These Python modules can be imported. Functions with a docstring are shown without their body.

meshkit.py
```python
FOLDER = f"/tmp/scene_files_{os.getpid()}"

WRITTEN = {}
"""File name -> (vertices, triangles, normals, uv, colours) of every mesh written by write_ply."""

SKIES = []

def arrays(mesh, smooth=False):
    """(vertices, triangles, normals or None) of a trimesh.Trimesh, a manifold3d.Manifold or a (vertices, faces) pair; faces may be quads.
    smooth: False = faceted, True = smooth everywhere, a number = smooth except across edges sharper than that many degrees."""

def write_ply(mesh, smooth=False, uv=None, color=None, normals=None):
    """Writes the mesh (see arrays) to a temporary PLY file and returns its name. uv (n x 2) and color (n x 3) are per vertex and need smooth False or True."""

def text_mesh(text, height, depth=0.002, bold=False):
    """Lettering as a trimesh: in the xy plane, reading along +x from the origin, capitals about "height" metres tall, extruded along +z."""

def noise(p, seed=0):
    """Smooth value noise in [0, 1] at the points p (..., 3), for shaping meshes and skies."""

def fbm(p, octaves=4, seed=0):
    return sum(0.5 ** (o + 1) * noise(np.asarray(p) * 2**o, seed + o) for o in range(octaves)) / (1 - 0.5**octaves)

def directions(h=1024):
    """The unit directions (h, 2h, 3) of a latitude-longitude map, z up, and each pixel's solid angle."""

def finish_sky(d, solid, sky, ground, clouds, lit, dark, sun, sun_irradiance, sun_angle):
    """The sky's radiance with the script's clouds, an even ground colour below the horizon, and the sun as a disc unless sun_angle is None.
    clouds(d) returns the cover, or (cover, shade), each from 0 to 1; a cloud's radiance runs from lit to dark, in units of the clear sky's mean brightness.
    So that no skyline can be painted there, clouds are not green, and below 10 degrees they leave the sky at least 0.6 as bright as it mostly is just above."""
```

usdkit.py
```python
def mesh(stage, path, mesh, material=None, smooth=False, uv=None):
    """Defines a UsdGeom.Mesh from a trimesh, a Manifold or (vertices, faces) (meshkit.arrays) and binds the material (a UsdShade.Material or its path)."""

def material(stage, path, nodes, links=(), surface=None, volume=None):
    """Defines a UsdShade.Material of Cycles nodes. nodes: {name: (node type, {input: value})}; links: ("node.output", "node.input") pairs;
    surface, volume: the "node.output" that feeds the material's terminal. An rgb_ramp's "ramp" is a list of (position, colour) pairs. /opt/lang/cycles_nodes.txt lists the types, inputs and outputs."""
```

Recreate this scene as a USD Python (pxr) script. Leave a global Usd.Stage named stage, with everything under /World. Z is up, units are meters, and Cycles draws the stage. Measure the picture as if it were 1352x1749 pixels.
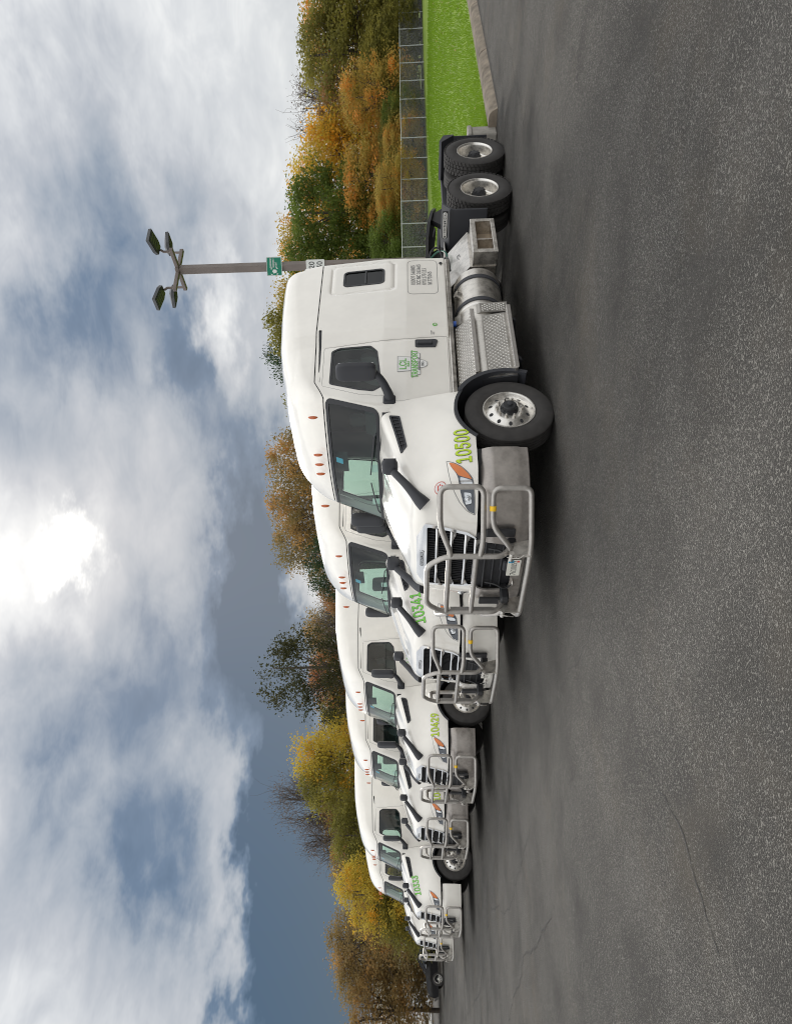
import math, random
import numpy as np, trimesh, shapely
from shapely.geometry import Polygon, LineString, box as sbox
from pxr import Usd, UsdGeom, UsdLux, UsdShade, Gf, Sdf, Vt
import usdkit, meshkit

stage = Usd.Stage.CreateInMemory()
UsdGeom.SetStageUpAxis(stage, 'Z')
UsdGeom.Xform.Define(stage, '/World')
UsdGeom.Scope.Define(stage, '/World/Looks')

# ------------------------------------------------------------------ camera (held on its side, as the photograph was)
FPX, CAMP, YAW, PITCH, ROLL = 1291.63, np.array([7.18505, -6.66481, 1.65651]), 0.8653003, 0.0719665, -0.0088816


def camera():
    cp, sp = math.cos(PITCH), math.sin(PITCH)
    fwd = np.array([-math.sin(YAW) * cp, math.cos(YAW) * cp, sp])
    right = np.array([math.cos(YAW), math.sin(YAW), 0.0])
    up = np.cross(right, fwd)
    r = right * math.cos(ROLL) + up * math.sin(ROLL)
    u = -right * math.sin(ROLL) + up * math.cos(ROLL)
    cx, cy, cz = -u, r, -fwd                      # picture's right is the ground, picture's top is the right of the place
    c = UsdGeom.Camera.Define(stage, '/World/camera')
    c.AddTransformOp().Set(Gf.Matrix4d(*cx, 0, *cy, 0, *cz, 0, *CAMP, 1))
    ap = 24.0
    f = ap * FPX / 1352.0
    c.CreateHorizontalApertureAttr(ap)
    c.CreateVerticalApertureAttr(ap * 1024 / 791)
    c.CreateFocalLengthAttr(f)
    c.CreateHorizontalApertureOffsetAttr(ap * (676 - 608.5) / 1352)
    c.CreateVerticalApertureOffsetAttr(ap * (875 - 874.5) / 1352)
    c.CreateFStopAttr(0.0)
    c.CreateClippingRangeAttr(Gf.Vec2f(0.1, 5000))
    c.CreateExposureAttr(EXPOSURE)


EXPOSURE = 0.56
SKY_STRENGTH = 0.1
CLOUD_LEVEL = 10.0
SUN_DIR = np.array([-0.712, 0.558, 0.426])          # towards the bright patch in the clouds
SUN_DIR = SUN_DIR / np.linalg.norm(SUN_DIR)
camera()


# the cloud cover in view: (azimuth, elevation, half height, half width, lighter or darker)
CLOUDS = [(-0.906, 0.435, 0.034, 0.028, 0.55),
          (-1.25, 0.40, 0.11, 0.2, -0.1),
          (-0.62, 0.36, 0.10, 0.2, -0.06),
          (-0.867, 0.434, 0.085, 0.085, 0.029),
          (-0.827, 0.378, 0.093, 0.085, 0.0),
          (-0.805, 0.283, 0.045, 0.055, 0.086),
          (-0.923, 0.306, 0.05, 0.06, 0.086),
          (-0.97, 0.349, 0.054, 0.062, 0.036),
          (-0.337, 0.17, 0.043, 0.124, 0.069),
          (-0.333, 0.262, 0.07, 0.093, 0.063),
          (-0.373, 0.301, 0.046, 0.046, 0.043),
          (-0.337, 0.413, 0.07, 0.085, 0.043),
          (-0.466, 0.419, 0.054, 0.077, 0.034),
          (-0.462, 0.172, 0.046, 0.093, 0.058),
          (-0.506, 0.264, 0.046, 0.085, 0.058),
          (-0.644, 0.228, 0.027, 0.07, 0.259),
          (-0.577, 0.249, 0.031, 0.062, 0.144),
          (-1.226, 0.45, 0.07, 0.108, 0.058),
          (-1.239, 0.39, 0.046, 0.085, -0.04),
          (-1.309, 0.217, 0.02, 0.178, 0.245),
          (-1.195, 0.262, 0.031, 0.062, 0.072),
          (-0.97, 0.152, 0.031, 0.035, 0.36),
          (-1.408, 0.263, 0.046, 0.054, 0.036),
          (-0.962, 0.485, 0.046, 0.07, 0.058),
          (-0.482, 0.35, 0.085, 0.155, -0.24),
          (-0.617, 0.413, 0.062, 0.07, -0.16),
          (-0.643, 0.276, 0.031, 0.062, -0.2),
          (-0.744, 0.229, 0.046, 0.085, -0.13),
          (-0.916, 0.202, 0.035, 0.116, -0.42),
          (-1.047, 0.234, 0.031, 0.07, -0.25),
          (-1.117, 0.423, 0.085, 0.085, -0.16),
          (-1.275, 0.155, 0.058, 0.24, -0.72),
          (-1.38, 0.1, 0.062, 0.155, -0.35),
          (-1.304, 0.303, 0.046, 0.108, -0.2),
          (-1.115, 0.278, 0.054, 0.062, -0.1),
          (-0.722, 0.494, 0.046, 0.116, -0.12),
          (-0.286, 0.377, 0.031, 0.046, -0.1),
          (-0.95, 0.22, 0.25, 0.46, -0.33)]


def sky():
    d = UsdLux.DomeLight.Define(stage, '/World/sky')
    p = d.GetPrim()
    p.SetCustomDataByKey('kind', 'structure')
    N = {'tc': ('texture_coordinate', {}), 'sep': ('separate_xyz', {}),
         'sky': ('sky_texture', {'sky_type': 'single_scattering', 'sun_disc': False, 'sun_elevation': math.asin(SUN_DIR[2]), 'sun_rotation': math.atan2(SUN_DIR[0], SUN_DIR[1])}),
         'az': ('math', {'math_type': 'arctan2'}), 'el': ('math', {'math_type': 'arcsine'}), 'cmb': ('combine_xyz', {}),
         # two layers of cloud noise, stretched along the horizon, and a warp that frays the edges
         'flat': ('mapping', {'scale': (1.0, 1.0, 2.2)}),
         'wn': ('noise_texture', {'scale': 7.0, 'detail': 5.0, 'roughness': 0.6}),
         'wsub': ('vector_math', {'math_type': 'subtract', 'vector2': (0.5, 0.5, 0.5)}),
         'wscl': ('vector_math', {'math_type': 'multiply', 'vector2': (0.22, 0.16, 0.0)}),
         'wadd': ('vector_math', {'math_type': 'add'}),
         'n1': ('noise_texture', {'scale': 3.2, 'detail': 9.0, 'roughness': 0.5, 'distortion': 0.3}),
         'n1r': ('map_range', {'from_min': 0.25, 'from_max': 0.75, 'to_min': -0.17, 'to_max': 0.17, 'clamp': True}),
         'n2': ('noise_texture', {'scale': 13.0, 'detail': 6.0, 'roughness': 0.6, 'distortion': 0.5}),
         'n2r': ('map_range', {'from_min': 0.3, 'from_max': 0.7, 'to_min': -0.05, 'to_max': 0.05, 'clamp': True}),
         'base': ('math', {'math_type': 'add', 'value2': 0.68}), 'sum0': ('math', {'math_type': 'add'}),
         'ramp': ('rgb_ramp', {'ramp': [(0.0, (0.029, 0.060, 0.105)), (0.20, (0.078, 0.118, 0.178)), (0.36, (0.21, 0.238, 0.277)), (0.50, (0.31, 0.325, 0.35)), (0.66, (0.46, 0.468, 0.475)), (0.82, (0.68, 0.675, 0.655)), (1.0, (0.92, 0.89, 0.85))]}),
         'zen': ('map_range', {'from_min': 0.0, 'from_max': 1.0, 'to_min': 1.0, 'to_max': 1.42}),   # an overcast sky is more than twice as bright overhead as at the horizon
         'zc': ('vector_math', {'math_type': 'scale'}), 'k': ('vector_math', {'math_type': 'scale', 'scale': CLOUD_LEVEL}),
         'mx': ('mix_color', {'fac': 0.95}), 'bg': ('background_shader', {'strength': SKY_STRENGTH})}
    L = [('tc.generated', 'sep.vector'), ('sep.x', 'az.value1'), ('sep.y', 'az.value2'), ('sep.z', 'el.value1'), ('az.value', 'cmb.x'), ('el.value', 'cmb.y'),
         ('tc.generated', 'flat.vector'), ('flat.vector', 'wn.vector'), ('wn.color', 'wsub.vector1'), ('wsub.vector', 'wscl.vector1'), ('cmb.vector', 'wadd.vector1'), ('wscl.vector', 'wadd.vector2'),
         ('flat.vector', 'n1.vector'), ('n1.fac', 'n1r.value'), ('flat.vector', 'n2.vector'), ('n2.fac', 'n2r.value'),
         ('n1r.result', 'base.value1'), ('base.value', 'sum0.value1'), ('n2r.result', 'sum0.value2')]
    last = 'sum0.value'
    for i, (az, el, re, ra, w) in enumerate(CLOUDS):
        N[f'm{i}'] = ('vector_math', {'math_type': 'subtract', 'vector2': (az, el, 0)})
        N[f's{i}'] = ('vector_math', {'math_type': 'multiply', 'vector2': (1 / ra, 1 / re, 0)})
        N[f'd{i}'] = ('vector_math', {'math_type': 'length'})
        N[f'r{i}'] = ('map_range', {'range_type': 'smootherstep', 'from_min': 0.0, 'from_max': 2.0, 'to_min': w, 'to_max': 0.0})
        N[f'a{i}'] = ('math', {'math_type': 'add'})
        L += [('wadd.vector', f'm{i}.vector1'), (f'm{i}.vector', f's{i}.vector1'), (f's{i}.vector', f'd{i}.vector1'), (f'd{i}.value', f'r{i}.value'), (last, f'a{i}.value1'), (f'r{i}.result', f'a{i}.value2')]
        last = f'a{i}.value'
    L += [(last, 'ramp.fac'), ('ramp.color', 'zc.vector1'), ('sep.z', 'zen.value'), ('zen.result', 'zc.scale'), ('zc.vector', 'k.vector1'),
          ('sky.color', 'mx.a'), ('k.vector', 'mx.b'), ('mx.result', 'bg.color')]
    m = usdkit.material(stage, '/World/Looks/sky', N, L, surface='bg.background')
    UsdShade.MaterialBindingAPI.Apply(p).Bind(m)
    s = UsdLux.DistantLight.Define(stage, '/World/sun')
    s.CreateIntensityAttr(0.3)
    s.CreateAngleAttr(14.0)
    s.CreateColorAttr(Gf.Vec3f(1.0, 0.95, 0.88))
    s.CreateNormalizeAttr(True)
    z = SUN_DIR
    x = np.cross([0, 0, 1.0], z); x /= np.linalg.norm(x)
    y = np.cross(z, x)
    s.AddTransformOp().Set(Gf.Matrix4d(*x, 0, *y, 0, *z, 0, 0, 0, 40, 1))


sky()

# ------------------------------------------------------------------ materials
M = {}


def mat(name, color, rough=0.5, metallic=0.0, coat=0.0, spec=0.5, vary=0.0, scale=6.0, bump=0.0, bscale=40.0, rvary=0.0, color2=None):
    N = {'p': ('principled_bsdf', {'base_color': color, 'roughness': rough, 'metallic': metallic, 'coat_weight': coat, 'coat_roughness': 0.05, 'specular_ior_level': spec})}
    L = []
    if vary or color2 or rvary:
        N['g'] = ('texture_coordinate', {})
        N['n'] = ('noise_texture', {'scale': scale, 'detail': 6.0, 'roughness': 0.62})
        L.append(('g.object', 'n.vector'))
        if vary or color2:
            a = [c * (1 - vary) for c in color]
            b = list(color2) if color2 else [min(1, c * (1 + vary)) for c in color]
            N['r'] = ('rgb_ramp', {'ramp': [(0.32, a), (0.68, b)]})
            L += [('n.fac', 'r.fac'), ('r.color', 'p.base_color')]
        if rvary:
            N['mr'] = ('map_range', {'from_min': 0.3, 'from_max': 0.7, 'to_min': max(0.02, rough - rvary), 'to_max': min(1, rough + rvary)})
            L += [('n.fac', 'mr.value'), ('mr.result', 'p.roughness')]
    if bump:
        N['g2'] = ('texture_coordinate', {})
        N['nb'] = ('noise_texture', {'scale': bscale, 'detail': 3.0})
        N['b'] = ('bump', {'strength': bump, 'distance': 0.01})
        L += [('g2.object', 'nb.vector'), ('nb.fac', 'b.height'), ('b.normal', 'p.normal')]
    M[name] = usdkit.material(stage, '/World/Looks/' + name, N, L, surface='p.BSDF')
    return M[name]


def glassmat(name, tint):
    N = {'t': ('transparent_bsdf', {'color': tint}), 'g': ('glossy_bsdf', {'roughness': 0.02, 'color': (1, 1, 1)}), 'm': ('mix_closure', {}),
         'lw': ('layer_weight', {'blend': 0.5}), 'pw': ('math', {'math_type': 'power', 'value2': 5.0}), 'ma': ('math', {'math_type': 'multiply_add', 'value2': 0.9, 'value3': 0.06})}
    L = [('lw.facing', 'pw.value1'), ('pw.value', 'ma.value1'), ('ma.value', 'm.fac'), ('t.BSDF', 'm.closure1'), ('g.BSDF', 'm.closure2')]
    M[name] = usdkit.material(stage, '/World/Looks/' + name, N, L, surface='m.closure')


mat('white_paint', (0.82, 0.785, 0.72), 0.2, coat=1.0, vary=0.045, scale=1.6, rvary=0.08)
mat('seam_black', (0.03, 0.03, 0.032), 0.7)
mat('rubber_seal', (0.022, 0.023, 0.026), 0.45)
mat('black_plastic', (0.028, 0.029, 0.034), 0.5, bump=0.08, bscale=300)
mat('dark_mesh', (0.012, 0.012, 0.014), 0.55)
mat('tyre_rubber', (0.032, 0.029, 0.027), 0.75, vary=0.25, scale=9, bump=0.15, bscale=120)
mat('chrome', (0.82, 0.82, 0.83), 0.12, metallic=1, rvary=0.05)
mat('polished_aluminium', (0.88, 0.85, 0.80), 0.32, metallic=1, rvary=0.08, scale=14)
mat('dull_aluminium', (0.66, 0.63, 0.585), 0.34, metallic=1, vary=0.12, rvary=0.08, scale=9, bump=0.04, bscale=60)
mat('tread_plate', (0.40, 0.38, 0.35), 0.42, metallic=1, vary=0.15, rvary=0.1, scale=7)
mat('tube_steel', (0.46, 0.435, 0.405), 0.36, metallic=0.9, vary=0.1, scale=20, bump=0.06, bscale=160)
mat('bumper_metal', (0.42, 0.385, 0.355), 0.33, metallic=0.85, vary=0.12, scale=5, rvary=0.08, bump=0.03, bscale=30)
mat('frame_black', (0.018, 0.018, 0.02), 0.45, bump=0.08, bscale=60)
mat('amber_lens', (0.62, 0.17, 0.03), 0.18, coat=0.8)
mat('marker_amber', (0.48, 0.12, 0.04), 0.25, coat=0.6)
mat('lamp_dark', (0.045, 0.052, 0.065), 0.12, coat=1.0)
mat('lamp_clear', (0.72, 0.74, 0.76), 0.1, metallic=0.7, coat=1.0)
mat('interior_dark', (0.045, 0.05, 0.052), 0.8)
mat('interior_grey', (0.20, 0.205, 0.20), 0.8)
mat('seat_fabric', (0.10, 0.105, 0.11), 0.9)
mat('number_green', (0.50, 0.68, 0.03), 0.4)
mat('number_green2', (0.20, 0.62, 0.08), 0.4)
mat('ink_black', (0.03, 0.03, 0.03), 0.6)
mat('ink_grey', (0.22, 0.22, 0.22), 0.6)
mat('logo_green', (0.16, 0.45, 0.10), 0.4)
mat('decal_white', (0.78, 0.77, 0.74), 0.45)
mat('sticker_blue', (0.05, 0.30, 0.48), 0.5)
mat('sticker_red', (0.6, 0.10, 0.07), 0.5)
mat('tag_yellow', (0.85, 0.52, 0.02), 0.5)
mat('plate_white', (0.72, 0.70, 0.62), 0.5)
mat('def_blue', (0.03, 0.10, 0.42), 0.5)
mat('box_tan', (0.42, 0.33, 0.24), 0.55, vary=0.15)
mat('hose_green', (0.02, 0.10, 0.07), 0.4)
mat('hose_black', (0.015, 0.015, 0.016), 0.4)
glassmat('windscreen_glass', (0.70, 0.90, 0.83))
glassmat('side_glass', (0.70, 0.86, 0.80))
glassmat('dark_glass', (0.16, 0.19, 0.20))

# ------------------------------------------------------------------ prim helpers
USED = {}


def clean(name, parent):
    key = parent + '/' + name
    n = USED.get(key, -1) + 1
    USED[key] = n
    return key if n == 0 else f'{key}_{n:03d}'


def put(parent, name, mesh, material, smooth=False, normals=None, label=None):
    """Defines one Mesh prim under parent; mesh is a trimesh or (v, f)."""
    path = clean(name, str(parent))
    if isinstance(mesh, list):
        mesh = trimesh.util.concatenate([m if isinstance(m, trimesh.Trimesh) else trimesh.Trimesh(m[0], m[1], process=False) for m in mesh])
    if normals is not None:
        v, f = mesh
        g = UsdGeom.Mesh.Define(stage, path)
        g.CreatePointsAttr(Vt.Vec3fArray.FromNumpy(np.asarray(v, np.float32)))
        g.CreateFaceVertexCountsAttr(Vt.IntArray.FromNumpy(np.full(len(f), 3, np.int32)))
        g.CreateFaceVertexIndicesAttr(Vt.IntArray.FromNumpy(np.asarray(f, np.int32).ravel()))
        g.CreateSubdivisionSchemeAttr('none')
        g.CreateNormalsAttr(Vt.Vec3fArray.FromNumpy(np.asarray(normals, np.float32)))
        g.SetNormalsInterpolation('vertex')
        UsdShade.MaterialBindingAPI.Apply(g.GetPrim()).Bind(M[material])
    else:
        usdkit.mesh(stage, path, mesh, M[material], smooth=smooth)
    if label:
        stage.GetPrimAtPath(path).SetCustomDataByKey('label', label)
    return path


def tag(path, label=None, cat=None, group=None, kind=None):
    p = stage.GetPrimAtPath(path)
    for k, v in (('label', label), ('category', cat), ('group', group), ('kind', kind)):
        if v:
            p.SetCustomDataByKey(k, v)
    return path


def thing(name, label, cat, loc=(0, 0, 0), rz=0.0, group=None):
    path = clean(name, '/World')
    x = UsdGeom.Xform.Define(stage, path)
    x.AddTranslateOp().Set(Gf.Vec3d(*map(float, loc)))
    x.AddRotateZOp().Set(math.degrees(rz))
    return tag(path, label, cat, group)


# ------------------------------------------------------------------ mesh helpers
def cbox(lo, hi, b=0.01):
    """A box from lo to hi with chamfered edges."""
    lo, hi = np.minimum(lo, hi).astype(float), np.maximum(lo, hi).astype(float)
    c, h = (lo + hi) / 2, (hi - lo) / 2
    b = min(b, h.min() * 0.9)
    pts = []
    for s in np.ndindex(2, 2, 2):
        s = np.array(s) * 2 - 1
        for k in range(3):
            e = h - b
            e[k] = h[k]
            pts.append(c + s * e)
    return trimesh.Trimesh(np.array(pts)).convex_hull


def hull(pts):
    return trimesh.Trimesh(np.array(pts, float)).convex_hull


def fillet(pts, rad, n=6, closed=False):
    pts = [np.array(p, float) for p in pts]
    out = []
    N = len(pts)
    for i in range(N):
        if not closed and i in (0, N - 1):
            out.append(pts[i]); continue
        p, a, b = pts[i], pts[i - 1], pts[(i + 1) % N]
        da, db = a - p, b - p
        la, lb = np.linalg.norm(da), np.linalg.norm(db)
        r = min(rad, la * 0.49, lb * 0.49)
        s, e = p + da / la * r, p + db / lb * r
        for t in np.linspace(0, 1, n):
            out.append((1 - t) ** 2 * s + 2 * t * (1 - t) * p + t * t * e)
    return np.array(out)


def tube(pts, r, n=10, closed=False, cap=True):
    pts = np.asarray(pts, float)
    N = len(pts)
    if closed:
        tan = np.roll(pts, -1, 0) - np.roll(pts, 1, 0)
    else:
        tan = np.gradient(pts, axis=0)
    tan /= np.linalg.norm(tan, axis=1, keepdims=True) + 1e-12
    ref = np.array([0, 0, 1.0]) if abs(tan[0][2]) < 0.9 else np.array([1.0, 0, 0])
    u = np.cross(ref, tan[0]); u /= np.linalg.norm(u)
    rows = []
    rr = np.broadcast_to(np.asarray(r, float), (N,))
    a = np.linspace(0, 2 * np.pi, n, endpoint=False)
    for i in range(N):
        u = u - tan[i] * (u @ tan[i]); u /= np.linalg.norm(u) + 1e-12
        w = np.cross(tan[i], u)
        rows.append(pts[i] + rr[i] * (np.cos(a)[:, None] * u + np.sin(a)[:, None] * w))
    v = np.vstack(rows)
    f = []
    for i in range(N if closed else N - 1):
        j = (i + 1) % N
        for k in range(n):
            l = (k + 1) % n
            f += [(i * n + k, i * n + l, j * n + l), (i * n + k, j * n + l, j * n + k)]
    if cap and not closed:
        v = np.vstack([v, pts[0], pts[-1]])
        for k in range(n):
            l = (k + 1) % n
            f += [(N * n, l, k), (N * n + 1, (N - 1) * n + k, (N - 1) * n + l)]
    return trimesh.Trimesh(v, np.array(f), process=False)


def lathe(profile, n=48, axis='x', center=(0, 0, 0)):
    """profile: (radius, along) pairs, revolved about the x axis."""
    p = np.array(profile, float)
    a = np.linspace(0, 2 * np.pi, n, endpoint=False)
    K = len(p)
    v = np.stack([np.repeat(p[:, 1], n), (p[:, :1] * np.cos(a)).ravel(), (p[:, :1] * np.sin(a)).ravel()], 1)
    i, k = np.meshgrid(np.arange(K - 1), np.arange(n), indexing='ij')
    l = (k + 1) % n
    f = np.concatenate([np.stack([i * n + k, i * n + l, (i + 1) * n + l], -1).reshape(-1, 3), np.stack([i * n + k, (i + 1) * n + l, (i + 1) * n + k], -1).reshape(-1, 3)])
    m = trimesh.Trimesh(v, f, process=False)
    if axis == 'y':
        m.vertices = m.vertices[:, [1, 0, 2]]; m.faces = m.faces[:, ::-1]
    if axis == 'z':
        m.vertices = m.vertices[:, [1, 2, 0]]
    m.vertices += np.array(center)
    return m


def rrect(x0, y0, x1, y1, r):
    return sbox(x0 + r, y0 + r, x1 - r, y1 - r).buffer(r, quad_segs=6)


def rpoly(pts, r):
    return Polygon(pts).buffer(-r).buffer(r, quad_segs=6)


def sdf2(poly, p):
    pt = shapely.points(p)
    d = shapely.distance(pt, poly.boundary)
    return np.where(shapely.contains(poly, pt), -d, d)


def smax(a, b, k):
    h = np.clip(0.5 + 0.5 * (a - b) / k, 0, 1)
    return b + (a - b) * h + k * h * (1 - h)


def cubegrid(lo, hi, h):
    lo, hi = np.array(lo, float), np.array(hi, float)
    n = np.maximum(2, np.round((hi - lo) / h).astype(int))
    V, F, off = [], [], 0
    for ax in range(3):
        a, b = (ax + 1) % 3, (ax + 2) % 3
        for side in (0, 1):
            ia, ib = np.meshgrid(np.arange(n[a] + 1), np.arange(n[b] + 1), indexing='ij')
            p = np.zeros(ia.shape + (3,))
            p[..., a] = lo[a] + (hi[a] - lo[a]) * ia / n[a]
            p[..., b] = lo[b] + (hi[b] - lo[b]) * ib / n[b]
            p[..., ax] = hi[ax] if side else lo[ax]
            idx = np.arange(p[..., 0].size).reshape(ia.shape) + off
            q = np.stack([idx[:-1, :-1], idx[1:, :-1], idx[1:, 1:], idx[:-1, 1:]], -1).reshape(-1, 4)
            if not side:
                q = q[:, ::-1]
            F.append(np.concatenate([q[:, [0, 1, 2]], q[:, [0, 2, 3]]]))
            V.append(p.reshape(-1, 3)); off += len(V[-1])
    m = trimesh.Trimesh(np.vstack(V), np.vstack(F), process=False)
    m.merge_vertices()
    return np.array(m.vertices), np.array(m.faces)


def shell(F, lo, hi, h, center, tmax=1.8):
    """Casts the points of a gridded box from center onto the surface F = 0."""
    v, f = cubegrid(lo, hi, h)
    c = np.array(center, float)
    d = v - c
    a, b = np.full(len(v), 0.05), np.full(len(v), tmax)
    for _ in range(26):
        m = (a + b) / 2
        inside = F(c + d * m[:, None]) < 0
        a, b = np.where(inside, m, a), np.where(inside, b, m)
    return c + d * a[:, None], f


def gradn(F, v):
    e = 0.004
    g = np.stack([F(v + np.eye(3)[k] * e) - F(v - np.eye(3)[k] * e) for k in range(3)], 1)
    return g / (np.linalg.norm(g, axis=1, keepdims=True) + 1e-12)


def clip(v, f, s):
    """Cuts the mesh along s = 0: ((v, f) where s < 0, (v, f) where s > 0)."""
    s = np.where(np.abs(s) < 1e-7, 1e-7, s)
    neg = s[f] < 0
    cnt = neg.sum(1)
    allv = [v]
    n0 = len(v)
    cache = {}
    newv = []

    def mid(i, j):
        key = (i, j) if i < j else (j, i)
        if key not in cache:
            t = s[key[0]] / (s[key[0]] - s[key[1]])
            newv.append(v[key[0]] + (v[key[1]] - v[key[0]]) * t)
            cache[key] = n0 + len(newv) - 1
        return cache[key]

    fi, fo = [f[cnt == 3]], [f[cnt == 0]]
    ti, to = [], []
    for tri, ng in zip(f[(cnt == 1) | (cnt == 2)], neg[(cnt == 1) | (cnt == 2)]):
        one = ng.sum() == 1
        k = int(np.argmax(ng == one))
        a, b, c = int(tri[k]), int(tri[(k + 1) % 3]), int(tri[(k + 2) % 3])
        ab, ac = mid(a, b), mid(a, c)
        (ti if one else to).append((a, ab, ac))
        (to if one else ti).extend([(ab, b, c), (ab, c, ac)])
    V = np.vstack([v, np.array(newv).reshape(-1, 3)])

    def pack(parts, extra):
        F_ = np.vstack(parts + [np.array(extra, int).reshape(-1, 3)])
        u, inv = np.unique(F_, return_inverse=True)
        return V[u], inv.reshape(-1, 3)

    return pack(fi, ti), pack(fo, to)


def raised(v, f, n, d, back=0.0):
    """The sheet lifted by d along its normals, with side walls down to -back."""
    top, bot = v + n * d, v - n * back
    e = np.sort(np.concatenate([f[:, [0, 1]], f[:, [1, 2]], f[:, [2, 0]]]), 1)
    ed = np.concatenate([f[:, [0, 1]], f[:, [1, 2]], f[:, [2, 0]]])
    _, idx, cnt = np.unique(e, axis=0, return_index=True, return_counts=True)
    b = ed[idx[cnt == 1]]
    N = len(v)
    walls = np.concatenate([np.stack([b[:, 0], b[:, 0] + N, b[:, 1] + N], 1), np.stack([b[:, 0], b[:, 1] + N, b[:, 1]], 1)])
    V = np.vstack([top, bot])
    # separate wall vertices so that the edge stays crisp
    return trimesh.util.concatenate([trimesh.Trimesh(top, f, process=False), trimesh.Trimesh(V, walls, process=False)])


def text(s, h, depth=0.003, bold=False, xs=1.0, anchor='c'):
    m = meshkit.text_mesh(s, h, depth, bold)
    m.vertices[:, 0] *= xs
    b = m.bounds
    m.vertices[:, 0] -= (b[0, 0] + b[1, 0]) / 2 if anchor == 'c' else b[0, 0]
    m.vertices[:, 1] -= h / 2
    return m


def flat(poly, depth=0.003):
    ps = getattr(poly, 'geoms', [poly])
    return trimesh.util.concatenate([trimesh.creation.extrude_polygon(p, depth, engine='earcut') for p in ps])


def mirror(m):
    m = m.copy()
    m.vertices = m.vertices * [-1, 1, 1]
    m.faces = m.faces[:, ::-1]
    return m


# ------------------------------------------------------------------ shape of the cab and of the hood (x left, y back, z up; origin under the front axle)
def lerp(x, xs, ys):
    return np.interp(x, xs, ys)


def yscreen(x, z):
    return 0.0 + 0.18 * x ** 2 + 0.455 * (z - 2.066)


def roofz(y):
    return lerp(y, [-0.2, 0.3, 0.6, 1.0, 1.4, 1.8, 2.4, 3.0, 3.5], [2.95, 3.08, 3.185, 3.305, 3.40, 3.46, 3.505, 3.53, 3.53])


WIN_RIDGE = rrect(2.585, 1.86, 3.27, 2.76, 0.09)


def cab_hw(y, z, relief=True):
    w = lerp(y, [0.1, 0.5, 1.48, 1.72, 3.4], [1.045, 1.06, 1.085, 1.125, 1.15])
    w = w - 0.085 * np.maximum(0, z - 2.0) - 0.10 * np.maximum(0, z - 2.93) + 0.015 * np.minimum(0, z - 1.7)
    if relief:
        q = np.abs(sdf2(WIN_RIDGE, np.stack([y, z], 1)))
        w = w - 0.016 * np.clip(1 - q / 0.04, 0, 1) ** 1.5
        q = np.abs(y - (1.535 + 0.06 * (1.15 - z))) + 10 * np.maximum(0, z - 2.8)
        w = w - 0.012 * np.clip(1 - q / 0.03, 0, 1)
    return w


def F_cab(p, relief=True):
    x, y, z = p[:, 0], p[:, 1], p[:, 2]
    s = np.abs(x) - cab_hw(y, z, relief)
    fr = yscreen(x, np.maximum(z, 2.066)) - y
    tp = z - (roofz(y) - 0.045 * x ** 2)
    g = smax(fr, tp, 0.34)
    g = smax(s, g, np.where(z > 2.85, 0.10 + 0.22 * np.clip((z - 2.85) / 0.3, 0, 1) * (1 - 0.45 * np.clip((y - 1.2) / 1.6, 0, 1)), 0.10))
    g = smax(g, y - 3.40, np.where(z > 3.2, 0.16, 0.09))
    return smax(g, 1.14 - z, 0.02)


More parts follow.
